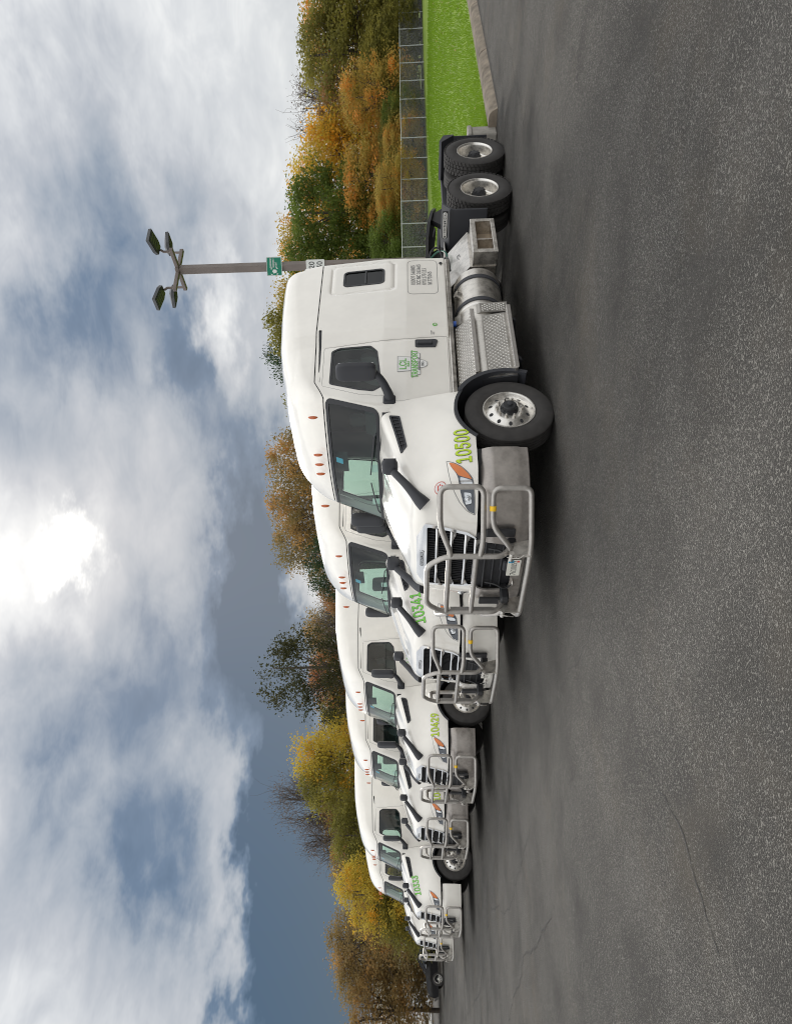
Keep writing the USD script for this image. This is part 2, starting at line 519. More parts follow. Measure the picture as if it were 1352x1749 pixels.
HY = [-1.45, -1.25, -1.05, -0.8, -0.5, -0.2, 0.1, 0.42]
HZ = [0.85, 1.05, 1.2, 1.35, 1.5, 1.65, 1.8, 1.95, 2.15]
HW = np.array([
    [1.10, 1.08, 1.02, 0.92, 0.82, 0.74, 0.70, 0.68, 0.66],
    [1.15, 1.13, 1.07, 0.97, 0.87, 0.79, 0.74, 0.70, 0.68],
    [1.18, 1.165, 1.11, 1.02, 0.93, 0.86, 0.80, 0.75, 0.72],
    [1.20, 1.19, 1.15, 1.08, 1.00, 0.935, 0.885, 0.83, 0.79],
    [1.215, 1.21, 1.18, 1.12, 1.05, 0.995, 0.955, 0.905, 0.86],
    [1.215, 1.21, 1.185, 1.135, 1.08, 1.035, 1.005, 0.965, 0.92],
    [1.175, 1.17, 1.15, 1.12, 1.09, 1.06, 1.04, 1.01, 0.97],
    [1.10, 1.10, 1.095, 1.085, 1.075, 1.068, 1.06, 1.05, 1.03]])
from scipy.interpolate import RectBivariateSpline, PchipInterpolator
_hw = RectBivariateSpline(HY, HZ, HW, kx=3, ky=3)
_ht = PchipInterpolator([-1.5, -1.25, -1.05, -0.8, -0.5, -0.2, 0.1, 0.4], [1.52, 1.62, 1.705, 1.795, 1.885, 1.97, 2.04, 2.08])


def F_hood(p):
    x, y, z = p[:, 0], p[:, 1], p[:, 2]
    ax = np.abs(x)
    yc, zc = np.clip(y, -1.45, 0.42), np.clip(z, 0.85, 2.15)
    s = ax - _hw.ev(yc, zc)
    fr = -1.275 + 0.15 * (z - 1.4) + 0.16 * ax ** 2 + 0.42 * np.maximum(0, ax - 0.62) ** 1.5 - y
    tp = z - (_ht(np.clip(y, -1.5, 0.4)) - lerp(y, [-1.3, -0.5, 0.2], [0.13, 0.11, 0.02]) * ax ** 2 + 0.03 * np.exp(-((ax - 0.42) / 0.16) ** 2) * np.clip((y + 1.3) / 0.5, 0, 1))
    g = smax(s, tp, 0.11)
    g = smax(g, fr, 0.12)
    g = smax(g, y - 0.46, 0.02)
    return smax(g, 0.90 - z, 0.02)


def surf_x(F, y, z, side=1):
    """x of the surface F = 0 seen from the side."""
    y, z = np.asarray(y, float), np.asarray(z, float)
    a, b = np.full(y.shape, 0.2), np.full(y.shape, 1.6)
    for _ in range(24):
        m = (a + b) / 2
        i = F(np.stack([m, y, z], 1)) < 0
        a, b = np.where(i, m, a), np.where(i, b, m)
    return side * a


def surf_y(F, x, z):
    x, z = np.asarray(x, float), np.asarray(z, float)
    a, b = np.full(x.shape, 0.3), np.full(x.shape, -2.0)
    for _ in range(24):
        m = (a + b) / 2
        i = F(np.stack([x, m, z], 1)) < 0
        a, b = np.where(i, m, a), np.where(i, b, m)
    return a


def on_side(F, m, y0, z0, lift=0.002, slant=0.0, dense=False):
    """A flat decal (x right, y up, z out) laid on the left side with its centre at (y0, z0)."""
    m = m.copy()
    if dense:
        m = m.subdivide_to_size(0.04)
    v = m.vertices
    y = y0 + v[:, 0]
    z = z0 + v[:, 1] + slant * v[:, 0]
    x = surf_x(F, y, z) + lift + v[:, 2]
    return trimesh.Trimesh(np.stack([x, y, z], 1), m.faces, process=False)


def on_front(F, m, x0, z0, lift=0.002):
    """A flat decal facing forward: reads along +x as seen from in front."""
    m = m.copy()
    v = m.vertices
    x = x0 + v[:, 0]
    z = z0 + v[:, 1]
    y = surf_y(F, x, z) - lift - v[:, 2]
    return trimesh.Trimesh(np.stack([x, y, z], 1), m.faces, process=False)


DOORWIN = rpoly([(1.36, 2.68), (1.42, 2.58), (1.41, 2.16), (1.29, 2.07), (0.60, 2.0), (0.52, 2.11), (0.57, 2.30), (0.72, 2.675)], 0.05)
DOORWIN_G = DOORWIN.buffer(-0.028)
SCREEN = rpoly([(-0.985, 2.71), (0.985, 2.71), (1.032, 2.03), (-1.032, 2.03)], 0.07)
SCREEN_G = SCREEN.buffer(-0.04)
SLEEPWIN = rrect(2.735, 2.0, 3.11, 2.595, 0.07)
SLEEPWIN_G = SLEEPWIN.buffer(-0.028)
DOOR = rpoly([(1.555, 1.16), (1.45, 2.78), (0.70, 2.765), (0.48, 2.27), (0.43, 1.99), (0.33, 1.80), (0.42, 1.16)], 0.03)
PANEL = rrect(2.46, 1.255, 3.28, 1.675, 0.07)
RAIL_SHADE = Polygon([(0.76, 2.796), (1.80, 2.832), (1.80, 2.875), (0.80, 2.815)])  # outline of the dark wedge painted as shade along the drip ledge
VENT = rpoly([(0.11, 1.915), (0.07, 1.78), (-0.40, 1.695), (-0.485, 1.762)], 0.012)


def seam_z(y):
    return lerp(y, [0.3, 0.50, 0.60, 0.78, 1.76, 3.4], [2.735, 2.735, 2.78, 2.865, 2.905, 2.915])


def sheet(root, name, vf, F, m, d=0.0, label=None):
    v, f = vf
    if len(f) == 0:
        return None
    n = gradn(F, v)
    return put(root, name, (v + n * d, f), m, normals=n, label=label)


def sided(root, name, vf, F, m, d=0.0):
    for v, f in clip(vf[0], vf[1], vf[0][:, 0]):
        if len(f) == 0:
            continue
        ms = trimesh.Trimesh(v, f, process=False).split(only_watertight=False)
        big = max(ms, key=lambda q: q.area)
        sheet(root, name, (np.array(big.vertices), np.array(big.faces)), F, m, d)


def build_cab(root, h):
    V, Fc = shell(F_cab, (-1.15, 0.05, 1.14), (1.15, 3.40, 3.52), h, (0, 1.75, 2.1))
    body = (V, Fc)

    def cut(vf, s):
        return clip(vf[0], vf[1], s(vf[0]))

    only_front = lambda v: np.where(v[:, 1] < 0.95, 0, 9)
    # windscreen
    a, body = cut(body, lambda v: np.maximum(sdf2(SCREEN, v[:, [0, 2]]), v[:, 1] - 0.95))
    g, ring = cut(a, lambda v: sdf2(SCREEN_G, v[:, [0, 2]]))
    w = sheet(root, 'windscreen', g, F_cab, 'windscreen_glass', -0.004)
    sheet(w, 'rubber_seal', ring, F_cab, 'rubber_seal', 0.004)
    # dark band at the top of the screen and wipers
    for sx in (1, -1):
        pts = [(0.75 * sx, surf_y(F_cab, np.array([0.75]), np.array([2.08]))[0] - 0.03, 2.075)]
        for t in np.linspace(0, 1, 6):
            x = sx * (0.70 - 0.62 * t); z = 2.10 + 0.07 * t
            pts.append((x, surf_y(F_cab, np.array([x]), np.array([z]))[0] - 0.025, z))
        put(root, 'wiper', tube(pts, 0.009, 6), 'black_plastic')
    for sx in (1, -1):
        S = lambda v: np.where(v[:, 0] * sx > 0, 0.0, 9.0)
        a, body = cut(body, lambda v: sdf2(DOOR, v[:, 1:]) + S(v))
        a, b = cut(a, lambda v: sdf2(DOOR.buffer(-0.004), v[:, 1:]))
        gl, dr = cut(a, lambda v: sdf2(DOORWIN, v[:, 1:]))
        door = sheet(root, 'door', dr, F_cab, 'white_paint', 0.0)
        sheet(door, 'door_gap', b, F_cab, 'seam_black', -0.004)
        g, ring = cut(gl, lambda v: sdf2(DOORWIN_G, v[:, 1:]))
        sheet(door, 'window', g, F_cab, 'side_glass', -0.006)
        sheet(door, 'rubber_seal', ring, F_cab, 'rubber_seal', 0.003)
        # handle: black recessed surround with a grab bar
        hp = flat(rpoly([(-0.075, -0.12), (0.06, -0.15), (0.075, -0.12), (0.075, 0.12), (0.06, 0.145), (-0.06, 0.145), (-0.075, 0.12)], 0.02), 0.012)
        hm = [on_side(F_cab, hp, 1.41, 1.44), on_side(F_cab, cbox((-0.03, -0.09, 0.012), (0.03, 0.11, 0.035), 0.012), 1.41, 1.45)]
        hm = trimesh.util.concatenate(hm)
        put(door, 'door_handle', hm if sx > 0 else mirror(hm), 'black_plastic')
        a, body = cut(body, lambda v: sdf2(SLEEPWIN, v[:, 1:]) + S(v))
        g, ring = cut(a, lambda v: sdf2(SLEEPWIN_G, v[:, 1:]))
        sw = sheet(root, 'sleeper_window', g, F_cab, 'dark_glass', -0.008)
        sheet(sw, 'rubber_seal', ring, F_cab, 'rubber_seal', 0.006)
        bar = on_side(F_cab, cbox((-0.16, -0.012, 0), (0.16, 0.012, 0.012), 0.004), 2.92, 2.27)
        put(sw, 'window_bar', bar if sx > 0 else mirror(bar), 'rubber_seal')
        a, body = cut(body, lambda v: sdf2(PANEL, v[:, 1:]) - 0.004 + S(v))
        pin, a = cut(a, lambda v: sdf2(PANEL, v[:, 1:]) + 0.004)
        hg = sheet(root, 'hatch', pin, F_cab, 'white_paint', 0.001)
        sheet(hg, 'hatch_gap', a, F_cab, 'ink_grey', -0.003)
        a, body = cut(body, lambda v: sdf2(RAIL_SHADE, v[:, 1:]) + S(v))
        sheet(root, 'drip_rail', a, F_cab, 'rubber_seal', -0.012)  # shade of the drip ledge put in as a dark strip, no rubber part
    lo, hi = cut(body, lambda v: v[:, 2] - seam_z(v[:, 1]) + 0.007)
    seam, hi = cut(hi, lambda v: v[:, 2] - seam_z(v[:, 1]) - 0.007)
    sided(root, 'roof_seam', seam, F_cab, 'seam_black', -0.004)
    sheet(root, 'cab_shell', lo, F_cab, 'white_paint')
    sheet(root, 'roof_cap', hi, F_cab, 'white_paint', 0.003)
    # lining of the cab
    Fi = lambda p: F_cab(p, False) + 0.05
    v, f = shell(Fi, (-1.1, 0.1, 1.2), (1.1, 3.3, 3.4), 0.09, (0, 1.75, 2.1))
    lin = (v, f)
    _, lin = cut(lin, lambda v: np.maximum(sdf2(SCREEN, v[:, [0, 2]]), v[:, 1] - 0.95))
    for sx in (1, -1):
        _, lin = cut(lin, lambda v: sdf2(DOORWIN, v[:, 1:]) + np.where(v[:, 0] * sx > 0, 0.0, 9.0))
        _, lin = cut(lin, lambda v: sdf2(SLEEPWIN, v[:, 1:]) + np.where(v[:, 0] * sx > 0, 0.0, 9.0))
    put(root, 'cab_lining', lin, 'interior_grey', smooth=True)
    # interior: dashboard, steering wheel, seats, bunk curtain, sun visor papers
    dash = [hull([(x, y, z) for x in (-1.0, 1.0) for y, z in ((0.22, 1.2), (0.22, 1.98), (0.50, 2.03), (0.72, 1.92), (0.72, 1.2))]), hull([(x, y, z) for x in (0.15, 0.75) for y, z in ((0.5, 2.0), (0.55, 2.09), (0.72, 2.03), (0.74, 1.9))])]
    put(root, 'dashboard', dash, 'interior_dark')
    a = np.linspace(0, 2 * np.pi, 28, endpoint=False)
    t = math.radians(38)
    ring = np.stack([0.5 + 0.225 * np.cos(a), 0.90 + 0.225 * np.sin(a) * math.sin(t), 1.93 + 0.225 * np.sin(a) * math.cos(t)], 1)
    sw = [tube(ring, 0.017, 8, closed=True)] + [tube([(0.5, 0.86, 1.9), ring[k]], 0.014, 6) for k in (1, 13, 21)] + [tube([(0.5, 0.86, 1.9), (0.5, 0.7, 1.75)], 0.05, 10)]
    put(root, 'steering_wheel', sw, 'interior_dark', smooth=40)
    for x in (0.5, -0.5):
        st = [hull([(x + a * 0.25, y, z) for a in (-1, 1) for y, z in ((1.0, 1.55), (1.0, 1.68), (1.5, 1.66), (1.5, 1.5))]),
              hull([(x + a * b, y, z) for a, b in ((-1, 0.25), (1, 0.25)) for y, z in ((1.42, 1.62), (1.55, 1.62), (1.60, 2.2), (1.70, 2.2))] + [(x + a * 0.2, y, 2.32) for a in (-1, 1) for y in (1.63, 1.71)]),
              cbox((x - 0.13, 1.65, 2.33), (x + 0.13, 1.74, 2.56), 0.04)]
        put(root, 'seat', st, 'seat_fabric')
    put(root, 'rear_curtain', cbox((-0.98, 1.95, 1.3), (0.98, 1.98, 2.95), 0.01), 'interior_dark')
    put(root, 'cab_floor', cbox((-1.0, 0.3, 1.2), (1.0, 3.25, 1.28), 0.01), 'interior_dark')
    st = on_front(F_cab, cbox((-0.045, -0.045, 0), (0.045, 0.045, 0.002), 0.0005), 0.12, 2.58, 0.0)
    st.vertices[:, 1] += 0.012
    put(root, 'screen_sticker', st, 'sticker_blue')
    vis = [cbox((-0.36, 0.50, 2.50), (0.02, 0.52, 2.66), 0.01)]
    put(root, 'sun_visor', vis, 'interior_dark')
    pap = [cbox((-0.20, 0.33, 2.09), (-0.06, 0.336, 2.19), 0.002), cbox((-0.88, 0.35, 2.09), (-0.76, 0.356, 2.19), 0.002)]
    for p_ in pap:
        put(root, 'paper_permit', p_, 'decal_white')
    # roof marker lamps
    for x, z in ((-0.84, 2.862), (-0.18, 2.862), (0.0, 2.862), (0.18, 2.862), (0.84, 2.862)):
        m = lathe([(0.0, 0.026), (0.5, 0.024), (0.85, 0.014), (1.0, 0.0)], 20, 'z')
        m.vertices *= [0.022, 0.062, 1.0]
        m = on_front(F_cab, m, x, z)
        put(root, 'marker_lamp', m, 'marker_amber', smooth=50)
    # lower sill rail and catwalk edge
    for sx in (1, -1):
        put(root, 'sill_rail', hull([(sx * x, y, z) for y, x0 in ((0.46, 1.03), (3.33, 1.12)) for x, z in ((x0, 1.14), (x0 + 0.012, 1.12), (x0, 1.075), (x0 - 0.1, 1.075), (x0 - 0.1, 1.14))]), 'dull_aluminium')
    # big door mirrors
    for sx in (1, -1):
        head = trimesh.creation.icosphere(3)
        q = head.vertices
        q = np.sign(q) * np.abs(q) ** 0.42
        q = q / np.max(np.abs(q), 0)
        q = q * [0.118, 0.075, 0.245]
        q[:, 1] = np.maximum(q[:, 1], -0.075) * np.where(q[:, 1] > 0, 0.55, 1.0)
        q = q + [1.385, 0.50, 2.30]
        head.vertices = q
        armp = [(1.045, 0.37, 1.90), (1.13, 0.40, 1.92), (1.28, 0.47, 2.0), (1.38, 0.51, 2.10)]
        arm = tube(fillet(armp, 0.08), np.linspace(0.062, 0.042, len(fillet(armp, 0.08))), 10)
        arm.vertices = (arm.vertices - [0, 0, 2.0]) * [1, 1, 1] + [0, 0, 2.0]
        foot = cbox((1.03, 0.28, 1.83), (1.075, 0.44, 1.985), 0.02)
        gl = cbox((1.29, 0.538, 2.09), (1.48, 0.545, 2.51), 0.003)
        parts = [('mirror', head, 'black_plastic', 50), ('mirror_arm', trimesh.util.concatenate([arm, foot]), 'black_plastic', 40), ('mirror_glass', gl, 'chrome', False)]
        mp = None
        for n_, m_, mt, sm in parts:
            if sx < 0:
                m_ = mirror(m_)
            if mp is None:
                mp = put(root, n_, m_, mt, smooth=sm)
            else:
                put(mp, n_, m_, mt, smooth=sm)


GRILLE = rpoly([(-0.58, 1.50), (-0.36, 1.585), (0.36, 1.585), (0.58, 1.50), (0.565, 1.30), (0.52, 1.02), (0.44, 0.905), (-0.44, 0.905), (-0.52, 1.02), (-0.565, 1.30)], 0.02)
GRILLE_IN = rpoly([(-0.535, 1.475), (0.535, 1.475), (0.525, 1.30), (0.485, 1.03), (0.43, 0.92), (-0.43, 0.92), (-0.485, 1.03), (-0.525, 1.30)], 0.02)
# headlight outline over (angle in plan from straight ahead, height)
def plan_angle(v, sx):
    return np.arctan2(v[:, 0] * sx, -(v[:, 1] + 0.4))


def ang(x, y):
    return math.atan2(x, -(y + 0.4))


HL_OUT = [(1.256, 1.265), (1.226, 1.188), (1.179, 1.103), (1.126, 1.035), (1.063, 0.977), (1.01, 0.965), (0.904, 0.953), (0.716, 0.938)]
HL = Polygon(HL_OUT + [(0.766, 1.041), (0.854, 1.125), (0.953, 1.184), (1.051, 1.226), (1.14, 1.248)])
HL_EDGE = HL.buffer(-0.007)
HL_LAMP = Polygon([(1.225, 1.235), (1.171, 1.207), (1.118, 1.162), (1.071, 1.139), (1.005, 1.127), (0.932, 1.109), (0.854, 1.084), (0.772, 1.03), (0.735, 0.955), (0.904, 0.963), (1.01, 0.975), (1.06, 0.985), (1.12, 1.042), (1.172, 1.108), (1.215, 1.185)])
HL_AMBER = Polygon([(1.225, 1.235), (1.16, 1.195), (1.096, 1.133), (1.075, 1.058), (1.058, 0.985), (1.116, 1.04), (1.165, 1.10), (1.21, 1.178)])
HL_CLEAR = Polygon([(1.085, 1.125), (1.068, 1.055), (1.050, 0.99), (1.012, 0.98), (1.018, 1.118)])
HL_LOW = Polygon([(0.95, 1.08), (0.94, 1.0), (0.835, 0.99), (0.825, 1.06)])


def build_hood(root, h):
    V, Fh = shell(F_hood, (-1.15, -1.25, 0.90), (1.15, 0.46, 1.95), h, (0, -0.3, 1.35), 2.0)
    body = (V, Fh)

    def cut(vf, s):
        return clip(vf[0], vf[1], s(vf[0]))

    # open underneath and behind, cut back to the cowl and to the front edge of the door
    _, body = cut(body, lambda v: v[:, 2] - 0.925)
    edge = lambda v: v[:, 1] - np.minimum(lerp(v[:, 2], [0.9, 1.106, 1.70, 1.80, 1.90, 2.0], [0.45, 0.425, 0.33, 0.31, 0.36, 0.42]), np.where(np.abs(v[:, 0]) < 1.03, yscreen(v[:, 0], 2.06) - 0.03, 9))
    body, _ = cut(body, edge)
    _, body = cut(body, lambda v: np.maximum(np.hypot(v[:, 1], v[:, 2] - 0.51) - 0.635, 0.55 - np.abs(v[:, 0])))
    # grille
    a, body = cut(body, lambda v: np.maximum(sdf2(GRILLE, v[:, [0, 2]]), v[:, 1] + 1.0))
    inn, fr = cut(a, lambda v: sdf2(GRILLE_IN, v[:, [0, 2]]))
    n = gradn(F_hood, fr[0])
    gr = put(root, 'grille', raised(fr[0], fr[1], n, 0.018, 0.01), 'chrome', smooth=30)
    sheet(gr, 'grille_mesh', inn, F_hood, 'dark_mesh', -0.05)
    for z in (1.365, 1.20, 1.04, 0.93):
        w = float(np.interp(z, [0.92, 1.03, 1.30, 1.475], [0.43, 0.485, 0.525, 0.535])) - 0.005
        xs = np.linspace(-w, w, 17)
        m = []
        yy_ = surf_y(F_hood, xs, np.full(17, z))
        rise = 0.016 * np.clip((np.abs(xs) - w * 0.72) / (w * 0.2), 0, 1)
        rows = []
        for x, y, r in zip(xs, yy_, rise):
            rows.append([(x, y - 0.006, z + 0.014), (x, y - 0.022, z - 0.002), (x, y - 0.012, z - 0.016 - 2.4 * r), (x, y + 0.03, z - 0.016 - r), (x, y + 0.03, z + 0.014)])
        P = np.array(rows)
        v = P.reshape(-1, 3)
        f = []
        for i in range(16):
            for k in range(5):
                l = (k + 1) % 5
                f += [(i * 5 + k, (i + 1) * 5 + k, (i + 1) * 5 + l), (i * 5 + k, (i + 1) * 5 + l, i * 5 + l)]
        put(gr, 'grille_bar', trimesh.Trimesh(v, f, process=False), 'chrome')
    # vertical fins behind the bars, seen through them
    fins = []
    for x in np.linspace(-0.44, 0.44, 23):
        y = surf_y(F_hood, np.array([x] * 2), np.array([0.98, 1.44]))
        fins.append(hull([(x + d, yy_ + e, z) for d in (-0.004, 0.004) for yy_, z in ((y[0], 0.95), (y[1], 1.46)) for e in (0.02, 0.05)]))
    tag(put(gr, 'grille_fins', fins, 'dark_mesh'), kind='stuff')
    # badge on the crown of the grille
    pl = flat(rrect(-0.15, -0.026, 0.15, 0.026, 0.024), 0.006)
    rim = flat(rrect(-0.15, -0.026, 0.15, 0.026, 0.024).difference(rrect(-0.142, -0.018, 0.142, 0.018, 0.017)), 0.010)
    b = put(gr, 'badge', on_front(F_hood, pl, 0, 1.535, 0.018), 'ink_black')
    put(b, 'badge_letters', [on_front(F_hood, rim, 0, 1.535, 0.018), on_front(F_hood, text('FREIGHTLINER', 0.024, 0.009, True, 1.28), 0, 1.535, 0.018)], 'chrome')
    for sx in (1, -1):
        S = lambda v: np.where((v[:, 0] * sx > 0.5) & (v[:, 1] < -0.6), 0.0, 9.0)
        a, body = cut(body, lambda v: sdf2(HL, np.stack([plan_angle(v, sx), v[:, 2]], 1)) + S(v))
        pa = lambda v: np.stack([plan_angle(v, sx), v[:, 2]], 1)
        am, a = cut(a, lambda v: sdf2(HL_AMBER, pa(v)))
        cl, a = cut(a, lambda v: sdf2(HL_CLEAR, pa(v)))
        lw, a = cut(a, lambda v: sdf2(HL_LOW, pa(v)))
        lamp, bez = cut(a, lambda v: sdf2(HL_LAMP, pa(v)))
        bez, edge_ = cut(bez, lambda v: sdf2(HL_EDGE, pa(v)))
        hl = sheet(root, 'headlight', lamp, F_hood, 'lamp_dark', 0.002)
        sheet(hl, 'bezel', bez, F_hood, 'white_paint', 0.0)
        sheet(hl, 'bezel_gap', edge_, F_hood, 'ink_grey', -0.003)
        if len(am[1]):
            put(hl, 'turn_signal', raised(am[0], am[1], gradn(F_hood, am[0]), 0.008, 0.004), 'amber_lens', smooth=30)
        if len(cl[1]):
            sheet(hl, 'reflector', cl, F_hood, 'lamp_clear', -0.012)
        if len(lw[1]):
            sheet(hl, 'reflector', lw, F_hood, 'lamp_clear', -0.012)
        # projector lens
        c = lathe([(0.0, 0.022), (0.020, 0.018), (0.030, 0.0), (0.036, 0.004), (0.039, -0.02)], 24, 'z')
        yy_ = np.linspace(-1.25, -0.8, 120)
        xx_ = surf_x(F_hood, yy_, np.full(120, 1.035))
        kk = int(np.argmin(np.abs(np.arctan2(xx_, -(yy_ + 0.4)) - 0.888)))
        nn = gradn(F_hood, np.array([[xx_[kk], yy_[kk], 1.035]]))[0]
        Rm = trimesh.geometry.align_vectors([0, 0, 1], nn)
        c.apply_transform(Rm)
        c.vertices += np.array([xx_[kk], yy_[kk], 1.035]) + nn * 0.004
        put(hl, 'lamp_lens', c if sx > 0 else mirror(c), 'lamp_clear', smooth=40)
        # black intake vent on the shoulder
        S2 = lambda v: np.where(v[:, 0] * sx > 0.3, 0.0, 9.0)
        a, body = cut(body, lambda v: sdf2(VENT, v[:, 1:]) + S2(v))
        vi, vf_ = cut(a, lambda v: sdf2(VENT.buffer(-0.02), v[:, 1:]))
        vt = put(root, 'hood_vent', raised(vf_[0], vf_[1], gradn(F_hood, vf_[0]), 0.006, 0.01), 'black_plastic', smooth=30)
        sheet(vt, 'vent_mesh', vi, F_hood, 'dark_mesh', -0.012)
        ribs = []
        for t in np.linspace(0.08, 0.9, 9):
            y = 0.07 - 0.53 * t
            zt, zb = lerp(y, [-0.485, 0.11], [1.757, 1.905]), lerp(y, [-0.485, -0.40, 0.07], [1.755, 1.70, 1.785])
            if zt - zb > 0.02:
                x = surf_x(F_hood, [y, y], [zt - 0.012, zb + 0.012])
                ribs.append(tube([(x[0] - 0.004, y, zt - 0.012), (x[1] - 0.004, y, zb + 0.012)], 0.006, 5))
        r_ = trimesh.util.concatenate(ribs)
        put(vt, 'vent_ribs', r_ if sx > 0 else mirror(r_), 'black_plastic')
        # hood mirror on its swan-neck arm
        ctr = np.array([0.93, -0.66, 1.895])
        hd = trimesh.creation.icosphere(3)
        q = hd.vertices
        q = np.sign(q) * np.abs(q) ** 0.6
        q = q / np.max(np.abs(q), 0) * [0.10, 0.06, 0.095]
        hd.vertices = q + ctr
        ap = [(0.80, -1.13, 1.50), (0.86, -1.05, 1.60), (0.90, -0.92, 1.70), (0.93, -0.74, 1.85)]
        P = fillet(ap, 0.12, 5)
        W = np.interp(np.linspace(0, 1, len(P)), [0, 0.35, 1], [0.085, 0.060, 0.044])
        arm = tube(P, W, 10)
        ft = on_side(F_hood, trimesh.creation.box((0.02, 0.02, 0.02)), -1.0, 1.45)
        base = hull([(surf_x(F_hood, [y], [z])[0] + o, y, z) for y, z in ((-1.18, 1.42), (-1.02, 1.50), (-1.02, 1.40), (-1.13, 1.36)) for o in (-0.03, 0.03)] + [(0.80 + o, -1.08, 1.56) for o in (-0.05, 0.04)])
        gp = cbox((0.85, -0.603, 1.82), (1.01, -0.598, 1.97), 0.002)
        pr = [('hood_mirror', hd, 'black_plastic'), ('hood_mirror_arm', trimesh.util.concatenate([arm]), 'black_plastic'), ('mirror_glass', gp, 'chrome')]
        mp = None
        for n_, m_, mt in pr:
            m_ = m_ if sx > 0 else mirror(m_)
            if mp is None:
                mp = put(root, n_, m_, mt, smooth=50)
            else:
                put(mp, n_, m_, mt, smooth=50)
    # panel gap between hood and cowl side
    gapy = lambda v: lerp(v[:, 2], [0.9, 1.13, 1.70, 1.76, 2.0], [0.17, 0.165, 0.02, 0.0, -0.02])
    cowl_side, body = cut(body, lambda v: gapy(v) + 0.004 - v[:, 1] + np.where(np.abs(v[:, 0]) > 0.75, 0, 1.5))
    g, cowl_side = cut(cowl_side, lambda v: v[:, 1] - gapy(v) - 0.004)
    sided(root, 'cowl_side', cowl_side, F_hood, 'white_paint')
    sided(root, 'hood_gap', g, F_hood, 'ink_grey', -0.003)
    sheet(root, 'hood', body, F_hood, 'white_paint')
    # engine bay block so that nothing shows through the arches
    put(root, 'engine_bay', [cbox((-0.60, -1.1, 0.55), (0.60, 0.5, 1.45), 0.05)], 'frame_black')
    # cowl panel and black strip under the windscreen
    put(root, 'cowl', [hull([(x, yscreen(np.array(x), 2.06) + d, z) for x in (-1.0, -0.6, -0.2, 0.2, 0.6, 1.0) for d, z in ((-0.03, 1.88), (0.03, 1.88), (0.02, 2.045 - 0.09 * max(0, abs(x) - 0.5)), (-0.02, 2.03 - 0.09 * max(0, abs(x) - 0.5)))])], 'rubber_seal')


def arcband(a0, a1, r0, r1, x0, x1, n=26, cy=0.0, cz=0.51):
    """A band bent round the wheel: degrees from straight back, going up."""
    a = np.radians(np.linspace(a0, a1, n))
    P = np.stack([np.stack([np.full(n, x), cy + r * np.cos(a), cz + r * np.sin(a)], 1) for x, r in ((x0, r0), (x1, r0), (x1, r1), (x0, r1))], 1)
    v = P.reshape(-1, 3)
    f = []
    for i in range(n - 1):
        for k in range(4):
            l = (k + 1) % 4
            f += [(i * 4 + k, i * 4 + l, (i + 1) * 4 + l), (i * 4 + k, (i + 1) * 4 + l, (i + 1) * 4 + k)]
    f += [(0, 2, 1), (0, 3, 2), (n * 4 - 4, n * 4 - 3, n * 4 - 2), (n * 4 - 4, n * 4 - 2, n * 4 - 1)]
    m = trimesh.Trimesh(v, f, process=False)
    m.fix_normals()
    return m


def tyre_profile(w, R=0.51, rim=0.288, grooves=4):
    """(radius, along): inner bead, outer sidewall and tread with circumferential grooves, outwards at +w/2."""
    h = w / 2
    p = [(rim, -h * 0.78), (rim + 0.03, -h * 0.90), (rim + 0.09, -h * 1.0), (R - 0.07, -h * 0.98), (R - 0.028, -h * 0.90), (R - 0.006, -h * 0.80)]
    xs = np.linspace(-h * 0.78, h * 0.78, grooves * 2 + 1)
    edges = np.linspace(-h * 0.78, h * 0.78, grooves + 2)
    for i in range(grooves + 1):
        a, b = edges[i], edges[i + 1]
        p += [(R, a + 0.005), (R, b - 0.005)]
        if i < grooves:
            p += [(R - 0.013, b - 0.004), (R - 0.013, b + 0.004)]
    p += [(R - 0.006, h * 0.80), (R - 0.028, h * 0.90), (R - 0.07, h * 0.98), (R - 0.10, h * 1.0), (rim + 0.10, h * 1.005), (rim + 0.085, h * 0.992), (rim + 0.03, h * 0.92), (rim + 0.005, h * 0.80), (rim, h * 0.76)]
    return p


def wheel_disc(profile, nh, rh, r_hole, n=60):
    m = lathe(profile, n)
    return m


BLOCK = cbox((-0.027, -0.026, 0.505), (0.027, 0.026, 0.521), 0.004)


